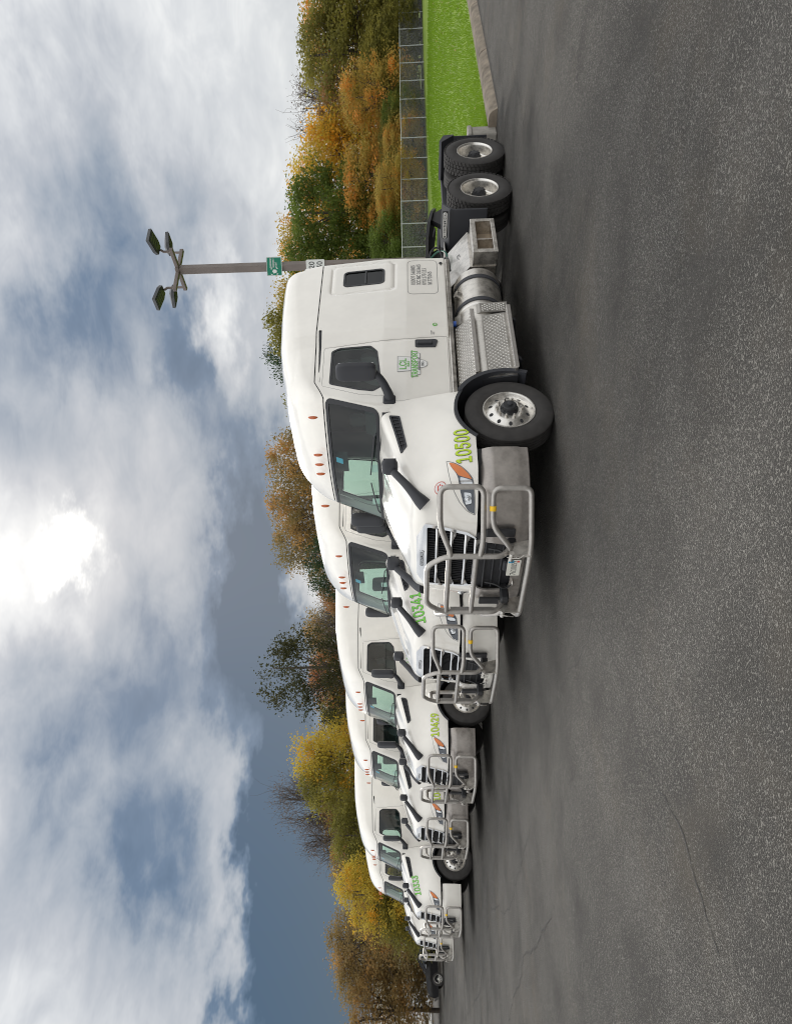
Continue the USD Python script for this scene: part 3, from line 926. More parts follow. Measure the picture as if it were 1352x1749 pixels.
def build_wheels(root, aluminium=True):
    rimmat = 'polished_aluminium' if aluminium else 'decal_white'
    bolt = []
    for sx in (1, -1):
        def T(m, x, y):
            m = m.copy()
            m.vertices[:, 0] += x
            m.vertices[:, 1] += y
            m.vertices[:, 2] += 0.51
            return m if sx > 0 else mirror(m)
        # steer wheel: disc bulges outwards, hand holes around it
        w = put(root, 'front_wheel', T(lathe(tyre_profile(0.275), 72), 1.06, 0), 'tyre_rubber', smooth=35)
        rim = lathe([(0.288, 0.10), (0.306, 0.118), (0.302, 0.128), (0.290, 0.128), (0.278, 0.112), (0.268, 0.088), (0.258, 0.080), (0.236, 0.092), (0.20, 0.112), (0.178, 0.124), (0.165, 0.128), (0.150, 0.128), (0.10, 0.128), (0.06, 0.128)], 72)
        r_ = put(w, 'rim', T(rim, 1.06, 0), rimmat, smooth=35)
        holes = []
        for k in range(10):
            a = 2 * np.pi * (k + 0.5) / 10
            m = lathe([(0.0, 0.0), (1.0, 0.0), (1.0, -0.006)], 14)
            m.vertices *= [1, 0.021, 0.026]
            c, s = math.cos(a), math.sin(a)
            # tilt with the cone of the disc
            tilt = math.atan2(0.020, 0.034)
            m.apply_transform(trimesh.transformations.rotation_matrix(-tilt, [0, 1, 0]))
            m.vertices[:, 2] += 0.220
            m.vertices[:, 0] += 0.1035
            m.apply_transform(trimesh.transformations.rotation_matrix(a, [1, 0, 0]))
            holes.append(T(m, 1.06, 0))
        tag(put(w, 'hand_holes', holes, 'seam_black'), kind='stuff')
        nuts = []
        for k in range(10):
            a = 2 * np.pi * k / 10
            n_ = lathe([(0.021, 0.0), (0.021, 0.012), (0.016, 0.014), (0.016, 0.036), (0.012, 0.046), (0.0, 0.048)], 8)
            n_.vertices += [0.127, 0.1425 * math.sin(a), 0.1425 * math.cos(a)]
            nuts.append(T(n_, 1.06, 0))
        tag(put(w, 'lug_nuts', nuts, 'dull_aluminium', smooth=30), kind='stuff')
        hub = [lathe([(0.105, 0.12), (0.105, 0.14), (0.085, 0.150), (0.082, 0.19), (0.070, 0.20), (0.0, 0.202)], 32)]
        for k in range(8):
            a = 2 * np.pi * k / 8
            b_ = lathe([(0.009, 0.0), (0.009, 0.012), (0.0, 0.013)], 6)
            b_.vertices += [0.141, 0.095 * math.sin(a), 0.095 * math.cos(a)]
            hub.append(b_)
        put(w, 'hub', [T(m, 1.06, 0) for m in hub], 'frame_black', smooth=30)
        put(w, 'hub_cap', T(lathe([(0.03, 0.20), (0.03, 0.222), (0.02, 0.226), (0.0, 0.226)], 20), 1.06, 0), 'black_plastic', smooth=30)
        # drive wheels: deep dish outside, a second tyre inside
        for y in (5.293, 6.613):
            w = put(root, 'drive_wheel', T(lathe(tyre_profile(0.27, grooves=3), 72), 1.085, y), 'tyre_rubber', smooth=35)
            put(w, 'inner_tyre', T(lathe(tyre_profile(0.27, grooves=3), 48), 0.745, y), 'tyre_rubber', smooth=35)
            lugs = []
            for xa in (-0.097, -0.034, 0.034, 0.097):
                for k in range(46):
                    a = 2 * np.pi * (k + (0.5 if abs(xa) > 0.05 else 0)) / 46
                    b_ = BLOCK.copy(); b_.vertices[:, 0] += xa
                    b_.vertices[:, 1] += (b_.vertices[:, 0] - xa) * (0.35 if xa > 0 else -0.35)
                    b_.apply_transform(trimesh.transformations.rotation_matrix(a, [1, 0, 0]))
                    lugs.append(T(b_, 1.085, y))
            p_ = put(w, 'tread_blocks', lugs, 'tyre_rubber')
            tag(p_, kind='stuff')
            rim = lathe([(0.288, 0.10), (0.306, 0.112), (0.304, 0.124), (0.294, 0.124), (0.283, 0.108), (0.276, 0.085), (0.268, 0.0), (0.262, -0.05), (0.25, -0.062), (0.215, -0.060), (0.17, -0.052), (0.11, -0.05)], 72)
            put(w, 'rim', T(rim, 1.085, y), rimmat, smooth=35)
            holes = []
            for k in range(10):
                a = 2 * np.pi * (k + 0.5) / 10
                m = lathe([(0.0, 0.0), (1.0, 0.0), (1.0, -0.004)], 12)
                m.vertices *= [1, 0.020, 0.024]
                m.vertices[:, 2] += 0.213
                m.vertices[:, 0] -= 0.0575
                m.apply_transform(trimesh.transformations.rotation_matrix(a, [1, 0, 0]))
                holes.append(T(m, 1.085, y))
            tag(put(w, 'hand_holes', holes, 'seam_black'), kind='stuff')
            nuts = []
            for k in range(10):
                a = 2 * np.pi * k / 10
                n_ = lathe([(0.021, 0.0), (0.021, 0.012), (0.016, 0.014), (0.016, 0.05), (0.0, 0.052)], 8)
                n_.vertices += [-0.052, 0.1425 * math.sin(a), 0.1425 * math.cos(a)]
                nuts.append(T(n_, 1.085, y))
            tag(put(w, 'lug_nuts', nuts, 'dull_aluminium', smooth=30), kind='stuff')
            hub = [lathe([(0.118, -0.05), (0.112, 0.03), (0.095, 0.06), (0.095, 0.075), (0.07, 0.08), (0.06, 0.095), (0.0, 0.097)], 32)]
            for k in range(8):
                a = 2 * np.pi * k / 8
                b_ = lathe([(0.011, 0.0), (0.011, 0.014), (0.0, 0.015)], 6)
                b_.vertices += [0.076, 0.083 * math.sin(a), 0.083 * math.cos(a)]
                hub.append(b_)
            put(w, 'hub', [T(m, 1.085, y) for m in hub], 'frame_black', smooth=30)


def lozenges(origin, du, dv, nrm, nu, nv, s=0.017):
    """Raised diamonds of chequer plate on the parallelogram origin + u du + v dv."""
    out_v, out_f = [], []
    o, du, dv, nrm = (np.array(a, float) for a in (origin, du, dv, nrm))
    eu, ev = du / np.linalg.norm(du), dv / np.linalg.norm(dv)
    k = 0
    for i in range(nu):
        for j in range(nv):
            c = o + du * (i + 0.5) / nu + dv * (j + 0.5) / nv
            a = (eu + ev) / 1.4142 if (i + j) % 2 else (eu - ev) / 1.4142
            b = np.cross(nrm, a)
            out_v += [c + a * s, c + b * s * 0.42, c - a * s, c - b * s * 0.42, c + nrm * 0.007]
            out_f += [(k, k + 1, k + 4), (k + 1, k + 2, k + 4), (k + 2, k + 3, k + 4), (k + 3, k, k + 4)]
            k += 5
    return trimesh.Trimesh(np.array(out_v), np.array(out_f), process=False)


def build_chassis(root, loz=True):
    for sx in (1, -1):
        def S(m):
            return m if sx > 0 else mirror(m)
        # black wheel-arch band with its mudguard tail
        m = trimesh.util.concatenate([arcband(-2, 140, 0.600, 0.638, 0.70, 1.235, 34), arcband(-24, -1.5, 0.605, 0.63, 0.70, 1.245, 8), arcband(-24, 62, 0.60, 0.655, 1.215, 1.262, 24)])
        put(root, 'wheel_arch', S(m), 'black_plastic', smooth=40)
        put(root, 'inner_arch', S(arcband(-10, 190, 0.60, 0.62, 0.45, 0.72, 24)), 'frame_black', smooth=40)
        # fuel tank with straps, tread-plate fairing and two step boards
        tk = put(root, 'fuel_tank', S(lathe([(0.0, 0.62), (0.29, 0.62), (0.325, 0.65), (0.33, 0.66), (0.33, 2.95), (0.322, 2.985), (0.30, 3.0), (0.0, 3.005)], 56, 'y', (0.86, 0, 0.685))), 'dull_aluminium', smooth=30)
        for y in (2.20, 2.74):
            put(tk, 'tank_strap', S(lathe([(0.331, y), (0.340, y), (0.340, y + 0.07), (0.331, y + 0.07)], 56, 'y', (0.86, 0, 0.685))), 'black_plastic', smooth=30)
        put(tk, 'tank_ring', S(lathe([(0.331, 2.10), (0.345, 2.11), (0.345, 2.13), (0.331, 2.14)], 56, 'y', (0.86, 0, 0.685))), 'polished_aluminium', smooth=30)
        cap = lathe([(0.0, 0.05), (0.05, 0.05), (0.055, 0.0), (0.055, -0.04)], 20, 'z')
        cap.vertices += [0, 0, 0]
        cap.apply_transform(trimesh.transformations.rotation_matrix(math.radians(32), [0, 1, 0]))
        cap.vertices += [1.06, 2.50, 0.97]
        put(tk, 'filler_cap', S(cap), 'dull_aluminium', smooth=30)
        # emboss on the tank
        # faceted tread-plate cover: top, upper board, recess, slanted front, lower board
        sec = [(0.80, 1.045), (1.00, 1.045), (1.155, 0.86), (1.155, 0.80), (1.125, 0.775), (1.195, 0.70), (1.235, 0.42), (1.235, 0.36), (0.80, 0.36)]
        y0, y1, y2 = 0.56, 1.83, 2.10
        cov = trimesh.creation.extrude_polygon(Polygon(sec), y1 - y0)
        cov.vertices = np.stack([cov.vertices[:, 0], y0 + cov.vertices[:, 2], cov.vertices[:, 1]], 1)
        cov.fix_normals()
        st = put(root, 'step_fairing', S(cov), 'tread_plate')
        sec2 = [(0.80, 1.04), (0.98, 1.04), (1.16, 0.80), (1.205, 0.72), (1.215, 0.36), (0.80, 0.36)]
        cov = trimesh.creation.extrude_polygon(Polygon(sec2), y2 - y1 - 0.06)
        cov.vertices = np.stack([cov.vertices[:, 0], y1 + 0.06 + cov.vertices[:, 2], cov.vertices[:, 1]], 1)
        cov.fix_normals()
        put(st, 'rear_cover', S(cov), 'tread_plate')
        put(st, 'cover_gap', S(cbox((0.82, y1, 0.40), (1.17, y1 + 0.06, 0.76), 0.004)), 'seam_black')
        if loz:
            L_ = [lozenges((1.125 + 0.012, y0 + 0.03, 0.762), (0, y1 - y0 - 0.06, 0), (0.058, 0, -0.055), (0.70, 0, 0.71), 34, 2, 0.0165),
                  lozenges((1.196, y0 + 0.03, 0.70), (0, y1 - y0 - 0.06, 0), (0.04, 0, -0.28), (0.99, 0, 0.14), 36, 9, 0.0165),
                  lozenges((1.002, y0 + 0.03, 1.043), (0, y1 - y0 - 0.06, 0), (0.15, 0, -0.179), (0.766, 0, 0.643), 36, 7, 0.0165),
                  lozenges((1.207, y1 + 0.09, 0.70), (0, y2 - y1 - 0.12, 0), (0.009, 0, -0.31), (1, 0, 0.03), 6, 10, 0.0165),
                  lozenges((0.83, y0 + 0.03, 1.046), (0, y1 - y0 - 0.06, 0), (0.16, 0, 0), (0, 0, 1), 36, 5, 0.0165)]
            tag(put(st, 'raised_lozenges', S(trimesh.util.concatenate(L_)), 'polished_aluminium'), kind='stuff')
        for z, xo in ((0.845, 1.265), (0.375, 1.315)):
            bd = put(st, 'step_board', S(cbox((1.10, 0.60, z - 0.022), (xo, 1.90, z + 0.018), 0.008)), 'dull_aluminium')
            put(bd, 'step_nosing', S(cbox((xo - 0.012, 0.61, z - 0.035), (xo + 0.004, 1.89, z + 0.02), 0.006)), 'tube_steel')
            if loz:
                tag(put(bd, 'board_lozenges', S(lozenges((1.16, 0.62, z + 0.0175), (0, 1.26, 0), (xo - 1.18, 0, 0), (0, 0, 1), 34, 3, 0.012)), 'polished_aluminium'), kind='stuff')
        for y in (0.82, 1.62):
            put(st, 'step_bracket', S(hull([(x, y + d, z) for d in (-0.03, 0.03) for x, z in ((1.0, 0.36), (1.30, 0.35), (1.27, 0.29), (1.05, 0.28))])), 'frame_black')
        put(st, 'end_plate', S(hull([(x, y, z) for y in (0.535, 0.558) for x, z in sec[:3] + sec[5:]])), 'frame_black')
        if sx > 0:
            put(st, 'def_cap', lathe([(0.0, 0.06), (0.035, 0.055), (0.04, 0.0)], 16, 'z', (1.02, 1.90, 1.03)), 'def_blue', smooth=30)
        # aluminium box behind the tank: sloped lid and a step pocket
        sec = [(0.48, 1.05), (0.75, 1.03), (1.07, 0.775), (1.07, 0.40), (0.48, 0.40)]
        bx = trimesh.creation.extrude_polygon(Polygon(sec), 0.92)
        bx.vertices = np.stack([bx.vertices[:, 0], 3.20 + bx.vertices[:, 2], bx.vertices[:, 1]], 1)
        bx.fix_normals()
        tb = put(root, 'battery_box', S(bx), 'dull_aluminium')
        put(tb, 'lid', S(hull([(x, y, z) for y in (3.185, 4.135) for x, z in ((0.74, 1.045), (1.085, 0.772), (1.085, 0.755), (0.74, 1.02))])), 'dull_aluminium')
        sw = [LineString([(-0.06, 0.0), (0.0, 0.03), (0.06, 0.03), (0.05, -0.01), (-0.02, -0.02)]).buffer(0.006)]
        eb = flat(sw[0], 0.004)
        R_ = eb.vertices.copy()
        tvec = np.array([0.341, 0, -0.273]); tvec /= np.linalg.norm(tvec)
        nvec = np.array([0.625, 0, 0.78])
        eb.vertices = np.array([0.92, 3.72, 0.904]) + R_[:, :1] * np.array([0, 1, 0]) - R_[:, 1:2] * tvec + R_[:, 2:] * nvec
        put(tb, 'embossed_mark', S(eb), 'ink_grey')
        for bbx in [((1.07, 3.22, 0.705), (1.30, 4.10, 0.735)), ((1.07, 3.22, 0.385), (1.30, 4.10, 0.42)), ((1.07, 3.22, 0.42), (1.30, 3.245, 0.705)), ((1.07, 4.075, 0.42), (1.30, 4.10, 0.705)), ((1.07, 3.64, 0.42), (1.25, 3.66, 0.705))]:
            put(tb, 'step_pocket', S(cbox(*bbx, 0.006)), 'dull_aluminium')
        put(tb, 'pocket_back', S(cbox((1.071, 3.24, 0.42), (1.08, 4.08, 0.705), 0.002)), 'box_tan')
        fr_ = [cbox((1.285, 3.20, 0.665), (1.31, 4.12, 0.74), 0.006), cbox((1.285, 3.20, 0.38), (1.31, 4.12, 0.44), 0.006), cbox((1.285, 3.20, 0.44), (1.31, 3.28, 0.665), 0.006), cbox((1.285, 4.05, 0.44), (1.31, 4.12, 0.665), 0.006)]
        put(tb, 'pocket_frame', S(trimesh.util.concatenate(fr_)), 'dull_aluminium')
        # frame rail
        put(root, 'frame_rail', S(cbox((0.40, -1.0, 0.80), (0.48, 7.35, 1.06), 0.015)), 'frame_black')
        # quarter fender in front of the drive wheels, with a plaque, and rear mud flap
        qf = put(root, 'quarter_fender', S(trimesh.util.concatenate([cbox((0.50, 4.56, 0.43), (1.23, 4.59, 1.02), 0.01), hull([(x, y, z) for x in (0.50, 1.23) for y, z in ((4.56, 0.99), (4.59, 0.97), (4.78, 1.11), (4.76, 1.135))])])), 'black_plastic')
        pl = rrect(-0.215, -0.03, 0.215, 0.03, 0.028)
        P_ = [flat(pl.difference(rrect(-0.205, -0.02, 0.205, 0.02, 0.018)), 0.006), text('FREIGHTLINER', 0.028, 0.006, True, 1.5)]
        Q_ = []
        for p_ in P_:
            v = p_.vertices
            c = np.array([0.99, 4.535, 1.085]); 
            p_.vertices = np.stack([c[0] + v[:, 0], c[1] - v[:, 2] * 1.0 - 0.004, c[2] + v[:, 1]], 1)
            Q_.append(p_)
        bk = cbox((0.76, 4.535, 1.04), (1.22, 4.56, 1.13), 0.01)
        a_ = put(qf, 'plaque', S(bk), 'frame_black')
        if sx > 0:
            put(a_, 'plaque_letters', Q_, 'decal_white')
        put(root, 'mud_flap', S(trimesh.util.concatenate([cbox((0.52, 7.30, 0.25), (1.16, 7.32, 0.85), 0.006), hull([(x, y, z) for x in (0.48, 1.18) for y, z in ((7.05, 1.06), (7.27, 0.98), (7.30, 0.84), (7.33, 0.84), (7.31, 1.02), (7.08, 1.10))])])), 'black_plastic')
        # axle housings and suspension
        put(root, 'air_spring', S(trimesh.util.concatenate([lathe([(0.0, 0), (0.12, 0), (0.14, 0.1), (0.12, 0.2), (0.0, 0.2)], 20, 'z', (0.44, y, 0.55)) for y in (5.75, 7.05)])), 'frame_black', smooth=30)
    for y in (0, 5.293, 6.613):
        put(root, 'axle', lathe([(0.0, -0.95), (0.085, -0.95), (0.085, -0.2), (0.2 if y else 0.09, -0.12), (0.2 if y else 0.09, 0.12), (0.085, 0.2), (0.085, 0.95), (0.0, 0.95)], 18, 'x', (0, y, 0.51)), 'frame_black', smooth=30)
    put(root, 'gearbox', [cbox((-0.3, 0.4, 0.45), (0.3, 2.2, 1.06), 0.06), cbox((-0.4, 2.3, 0.75), (0.4, 3.3, 1.05), 0.03)], 'frame_black')
    put(root, 'deck_plate', cbox((-0.62, 3.45, 1.065), (0.62, 4.7, 1.085), 0.006), 'tread_plate')
    # fifth wheel
    ang_ = np.linspace(0.35, 2 * np.pi - 0.35, 40)
    pts = [(0.46 * math.sin(a), 5.85 - 0.46 * math.cos(a)) for a in ang_]
    poly = Polygon([(p[0], p[1]) for p in pts]).buffer(0)
    poly = Polygon([(-0.46, 5.6), (-0.3, 5.4), (0.3, 5.4), (0.46, 5.6), (0.46, 5.95), (0.3, 6.35), (0.08, 6.35), (0.05, 5.9), (-0.05, 5.9), (-0.08, 6.35), (-0.3, 6.35), (-0.46, 5.95)]).buffer(0.02)
    fw = trimesh.creation.extrude_polygon(poly, 0.05, engine='earcut')
    fw.apply_transform(trimesh.transformations.rotation_matrix(math.radians(-9), [1, 0, 0], [0, 5.85, 0]))
    fw.vertices[:, 2] += 1.24
    w = put(root, 'fifth_wheel', fw, 'frame_black')
    for sx in (1, -1):
        put(w, 'pivot', hull([(sx * x, y, z) for x in (0.33, 0.42) for y, z in ((5.55, 1.06), (6.15, 1.06), (5.95, 1.25), (5.75, 1.25))]), 'frame_black')
    # air and cable lines behind the cab
    for k, (c, pts) in enumerate([('hose_green', [(0.25, 3.40, 1.85), (0.32, 3.62, 1.75), (0.55, 4.05, 1.45), (0.72, 4.25, 1.20), (0.80, 4.10, 1.08), (0.78, 3.75, 1.05), (0.6, 3.5, 1.05)]),
                                  ('hose_black', [(0.20, 3.40, 1.75), (0.35, 3.55, 1.45), (0.75, 3.72, 1.20), (0.93, 3.75, 1.10), (0.98, 3.55, 1.06), (0.95, 3.30, 1.05)]),
                                  ('hose_black', [(0.15, 3.40, 1.65), (0.45, 3.6, 1.25), (0.75, 4.0, 1.12), (0.85, 4.2, 1.22), (0.80, 4.0, 1.36), (0.7, 3.75, 1.22), (0.85, 3.6, 1.08), (0.9, 3.4, 1.04)])]):
        put(root, 'air_line', tube(fillet(pts, 0.25, 8), 0.014, 8), c, smooth=60)
    put(root, 'exhaust_box', cbox((-1.1, 0.7, 0.4), (-0.62, 2.0, 1.0), 0.06), 'dull_aluminium')


BUMPER_PLAN = [(0.0, -1.41), (0.35, -1.405), (0.62, -1.37), (0.85, -1.27), (1.03, -1.08), (1.14, -0.86), (1.185, -0.70), (1.19, -0.63)]


def build_bumper(root, material):
    from scipy.interpolate import CubicSpline
    p = np.array(BUMPER_PLAN)
    t = np.r_[0, np.cumsum(np.hypot(*np.diff(p, axis=0).T))]
    cs = PchipInterpolator(t, p)
    tt = np.linspace(0, t[-1], 40)
    q = cs(tt)
    q = np.vstack([q[::-1] * [-1, 1], q[1:]])
    zs = [(0.36, 0.02), (0.37, 0.005), (0.45, 0.0), (0.49, -0.012), (0.74, -0.012), (0.80, -0.004), (0.865, 0.02), (0.885, 0.045)]
    tan = np.gradient(q, axis=0); tan /= np.linalg.norm(tan, axis=1, keepdims=True)
    nin = np.stack([-tan[:, 1], tan[:, 0]], 1)
    rows = [np.stack([q[:, 0] + nin[:, 0] * d, q[:, 1] + nin[:, 1] * d, np.full(len(q), z)], 1) for z, d in zs]
    P = np.stack(rows)
    nz, nq = P.shape[:2]
    v = P.reshape(-1, 3)
    i, k = np.meshgrid(np.arange(nz - 1), np.arange(nq - 1), indexing='ij')
    f = np.concatenate([np.stack([i * nq + k, i * nq + k + 1, (i + 1) * nq + k + 1], -1).reshape(-1, 3), np.stack([i * nq + k, (i + 1) * nq + k + 1, (i + 1) * nq + k], -1).reshape(-1, 3)])
    # centre opening
    hole = rrect(-0.46, 0.50, 0.46, 0.95, 0.05)
    _, (v, f) = clip(v, f, np.maximum(sdf2(hole, v[:, [0, 2]]), v[:, 1] + 1.0))
    m = trimesh.Trimesh(v, f, process=False)
    m.merge_vertices()
    n = m.vertex_normals
    v, f = np.array(m.vertices), np.array(m.faces)
    b = put(root, 'bumper', raised(v, f, n, 0.0, 0.02), material, smooth=35)
    put(b, 'bumper_mesh', cbox((-0.52, -1.33, 0.42), (0.52, -1.28, 0.93), 0.02), 'dark_mesh')
    put(b, 'radar_box', trimesh.util.concatenate([cbox((-0.09, -1.40, 0.52), (0.09, -1.33, 0.60), 0.015), cbox((-0.12, -1.37, 0.60), (0.12, -1.34, 0.63), 0.008)]), 'black_plastic')
    for x in (-0.36, 0.30):
        put(b, 'cable', tube(fillet([(x, -1.36, 0.78), (x + 0.05, -1.42, 0.66), (x - 0.04, -1.44, 0.55), (x + 0.03, -1.40, 0.46), (x + 0.10, -1.36, 0.50)], 0.08, 6), 0.012, 7), 'hose_black', smooth=60)
    for x in (-0.27, 0.27):
        put(b, 'tow_eye', tube(fillet([(x - 0.03, -1.34, 0.47), (x - 0.03, -1.45, 0.47), (x + 0.03, -1.45, 0.47), (x + 0.03, -1.34, 0.47)], 0.03, 6), 0.013, 8), 'dull_aluminium', smooth=60)
    bars = [cbox((-0.46, -1.37, z), (0.46, -1.33, z + 0.02), 0.006) for z in (0.60, 0.70, 0.80)]
    put(b, 'bumper_bar', bars, 'frame_black')
    put(b, 'gap_strip', hull([(x, y, z) for x, y in ((0.5, -1.18), (0.95, -1.02), (1.13, -0.8), (1.17, -0.63), (0.5, -0.63)) for z in (0.86, 0.935)]), 'seam_black')
    put(b, 'gap_strip', hull([(-x, y, z) for x, y in ((0.5, -1.18), (0.95, -1.02), (1.13, -0.8), (1.17, -0.63), (0.5, -0.63)) for z in (0.86, 0.935)]), 'seam_black')


def build_bull_bar(root):
    R = 0.031
    y = -1.66
    main = fillet([(0.55, y + 0.14, 0.56), (0.55, y, 0.66), (0.55, y, 1.29), (0.38, y, 1.485), (-0.38, y, 1.485), (-0.55, y, 1.29), (-0.55, y, 0.66), (-0.55, y + 0.14, 0.56)], 0.10, 7)
    g = put(root, 'bull_bar', tube(main, R, 12), 'tube_steel', smooth=50)
    for z in (1.25, 0.955):
        put(g, 'cross_tube', tube([(-0.55, y, z), (0.55, y, z)], R * 0.95, 12), 'tube_steel', smooth=50)
    bot = fillet([(-1.09, -1.30, 0.385), (-0.72, y + 0.06, 0.375), (-0.45, y, 0.375), (0.45, y, 0.375), (0.72, y + 0.06, 0.375), (1.09, -1.30, 0.385)], 0.2, 6)
    put(g, 'bottom_tube', tube(bot, R, 12), 'tube_steel', smooth=50)
    for sx in (1, -1):
        S = lambda m: m if sx > 0 else mirror(m)
        up = fillet([(0.56, y, 1.235), (0.62, y + 0.02, 1.24), (0.86, -1.50, 1.345), (1.19, -1.215, 1.345), (1.19, -1.215, 0.885), (0.70, y + 0.10, 0.88), (0.56, y, 0.91)], 0.10, 7)
        put(g, 'side_hoop', S(tube(up, R, 12)), 'tube_steel', smooth=50)
        lo = fillet([(0.60, y + 0.06, 0.585), (0.68, y + 0.06, 0.62), (0.86, -1.50, 0.785), (1.17, -1.225, 0.785), (1.17, -1.225, 0.385), (1.05, -1.33, 0.385)], 0.10, 7)
        h_ = put(g, 'side_hoop', S(tube(lo, R, 12)), 'tube_steel', smooth=50)
        if sx > 0:
            put(h_, 'yellow_tag', tube([(0.99, -1.388, 0.785), (1.03, -1.352, 0.785)], 0.036, 12), 'tag_yellow', smooth=50)
        # folded plates that carry the bars
        put(g, 'mount_plate', S(hull([(0.545 + d, yy_, z) for d in (0, 0.012) for yy_, z in ((y + 0.16, 0.62), (y - 0.01, 0.60), (y - 0.01, 0.36), (y + 0.22, 0.36))])), 'dull_aluminium')
        put(g, 'gusset', S(hull([(0.515 + d, yy_, z) for d in (0, 0.01) for yy_, z in ((y, 1.20), (y + 0.05, 1.20), (y + 0.05, 0.70), (y, 0.70))])), 'tube_steel')
        put(g, 'mount_arm', S(cbox((0.42, y + 0.1, 0.50), (0.54, -1.2, 0.60), 0.02)), 'frame_black')
        put(g, 'latch', S(trimesh.util.concatenate([tube([(0.50, y - 0.01, 0.58), (0.62, y - 0.01, 0.58)], 0.028, 10), tube(fillet([(0.57, y - 0.03, 0.63), (0.57, y - 0.05, 0.5), (0.61, y - 0.03, 0.45)], 0.03), 0.006, 6)])), 'dull_aluminium', smooth=40)
        put(g, 'side_bracket', S(cbox((0.60, -1.44, 0.52), (0.72, -1.40, 0.84), 0.01)), 'frame_black')
    return g


def number_decal(root, s, y0, z0, slant, green, h=0.160, xs=0.72):
    a = put(root, 'fleet_number', [on_side(F_hood, _shift(text(s, h, 0.002, True, xs), dx, 0), y0, z0, 0.006 + 0.0004 * q, slant, True) for q, dx in enumerate((0.0,))], green)
    put(a, 'number_outline', [on_side(F_hood, _shift(text(s, h, 0.001, True, xs), dx, dy), y0, z0, 0.002, slant, True) for dx, dy in ((-0.004, 0), (0.004, 0), (-0.002, 0.003), (0.002, -0.003))], 'ink_black')


def _shift(m, dx, dy):
    m.vertices[:, 0] += dx
    m.vertices[:, 1] += dy
    return m


def build_plate(root, s):
    pl = flat(rrect(-0.152, -0.076, 0.152, 0.076, 0.012), 0.003)
    def up(m, lift=0.0):
        v = m.vertices
        return trimesh.Trimesh(np.stack([0.04 + v[:, 0], -1.44 - v[:, 2] - lift, 0.485 + v[:, 1]], 1), m.faces, process=False)
    p = put(root, 'licence_plate', up(pl), 'plate_white')
    put(p, 'plate_letters', [up(text(s, 0.062, 0.002, False, 0.72), 0.003)], 'ink_black')
    put(p, 'plate_band', [up(trimesh.creation.box((0.05, 0.06, 0.002), transform=trimesh.transformations.translation_matrix((0.12, 0.035, 0))), 0.003)], 'sticker_blue')
    put(p, 'plate_sticker', [up(trimesh.creation.box((0.03, 0.03, 0.002), transform=trimesh.transformations.translation_matrix((0.12, -0.045, 0))), 0.003)], 'sticker_red')


def build_lettering(root):
    """Door shield and the registration panel on the sleeper."""
    ln = 0.006
    top = Polygon([(-0.13, 0.0), (0.13, 0.0), (0.15, 0.17), (-0.15, 0.17)])
    mid = Polygon([(-0.20, -0.115), (0.20, -0.115), (0.25, 0.0), (-0.25, 0.0)])
    low = Polygon([(-0.08, -0.115), (-0.065, -0.17), (-0.03, -0.205), (0.03, -0.205), (0.065, -0.17), (0.08, -0.115)])
    y0, z0 = 1.01, 1.64
    sh = put(root, 'door_shield', [on_side(F_cab, flat(q, 0.001), y0, z0, 0.003, 0, True) for q in (top, mid, low)], 'decal_white')
    put(sh, 'shield_outline', [on_side(F_cab, flat(q.buffer(ln / 2).difference(q.buffer(-ln / 2)), 0.002), y0, z0, 0.003, 0, True) for q in (top, mid, low)], 'ink_grey')
    put(sh, 'shield_letters', [on_side(F_cab, text('LCL', 0.085, 0.002, True, 1.0), y0, z0 + 0.105, 0.005, 0, True), on_side(F_cab, text('TRANSPORT', 0.075, 0.002, True, 0.85), y0, z0 - 0.045, 0.005, 0, True), on_side(F_cab, text('BULK', 0.03, 0.002, True), y0, z0 + 0.035, 0.005)], 'logo_green')
    put(sh, 'small_letters', [on_side(F_cab, text('GREEN BAY, WI', 0.024, 0.002, True), y0, z0 - 0.10, 0.005), on_side(F_cab, text('INC.', 0.03, 0.002, True), y0, z0 - 0.145, 0.005)], 'ink_grey')
    rows = ['USDOT 540805', 'ICC MC 263463', 'KYU 170 111', 'M 271065']
    put(root, 'registration_lines', [on_side(F_cab, text(r, 0.058, 0.002, False, 0.80, 'l'), 2.68, 1.60 - 0.078 * k, 0.004) for k, r in enumerate(rows)], 'ink_grey')
    put(root, 'small_emblem', [on_side(F_cab, flat(shapely.Point(0, 0).buffer(0.032).difference(shapely.Point(0.008, 0.0).buffer(0.018)), 0.002), 1.76, 1.32, 0.004)], 'logo_green')
    put(root, 'small_print', [on_side(F_cab, text(r, 0.016, 0.002, False, 0.9, 'l'), 1.58, 1.37 - 0.028 * k, 0.004) for k, r in enumerate(('CLEAN', 'IDLE'))], 'ink_grey')
    put(root, 'sleeper_lock', [on_side(F_cab, lathe([(0.0, 0.012), (0.022, 0.010), (0.026, 0.0)], 14, 'z'), 3.20, 1.20, 0.002), on_side(F_cab, cbox((-0.05, -0.006, 0), (0, 0.006, 0.01), 0.002), 3.20, 1.20)], 'ink_black')


def build_common(root, h, loz):
    build_cab(root, h)
    build_hood(root, h * 0.9)
    build_wheels(root)
    build_chassis(root, loz)
    build_bull_bar(root)


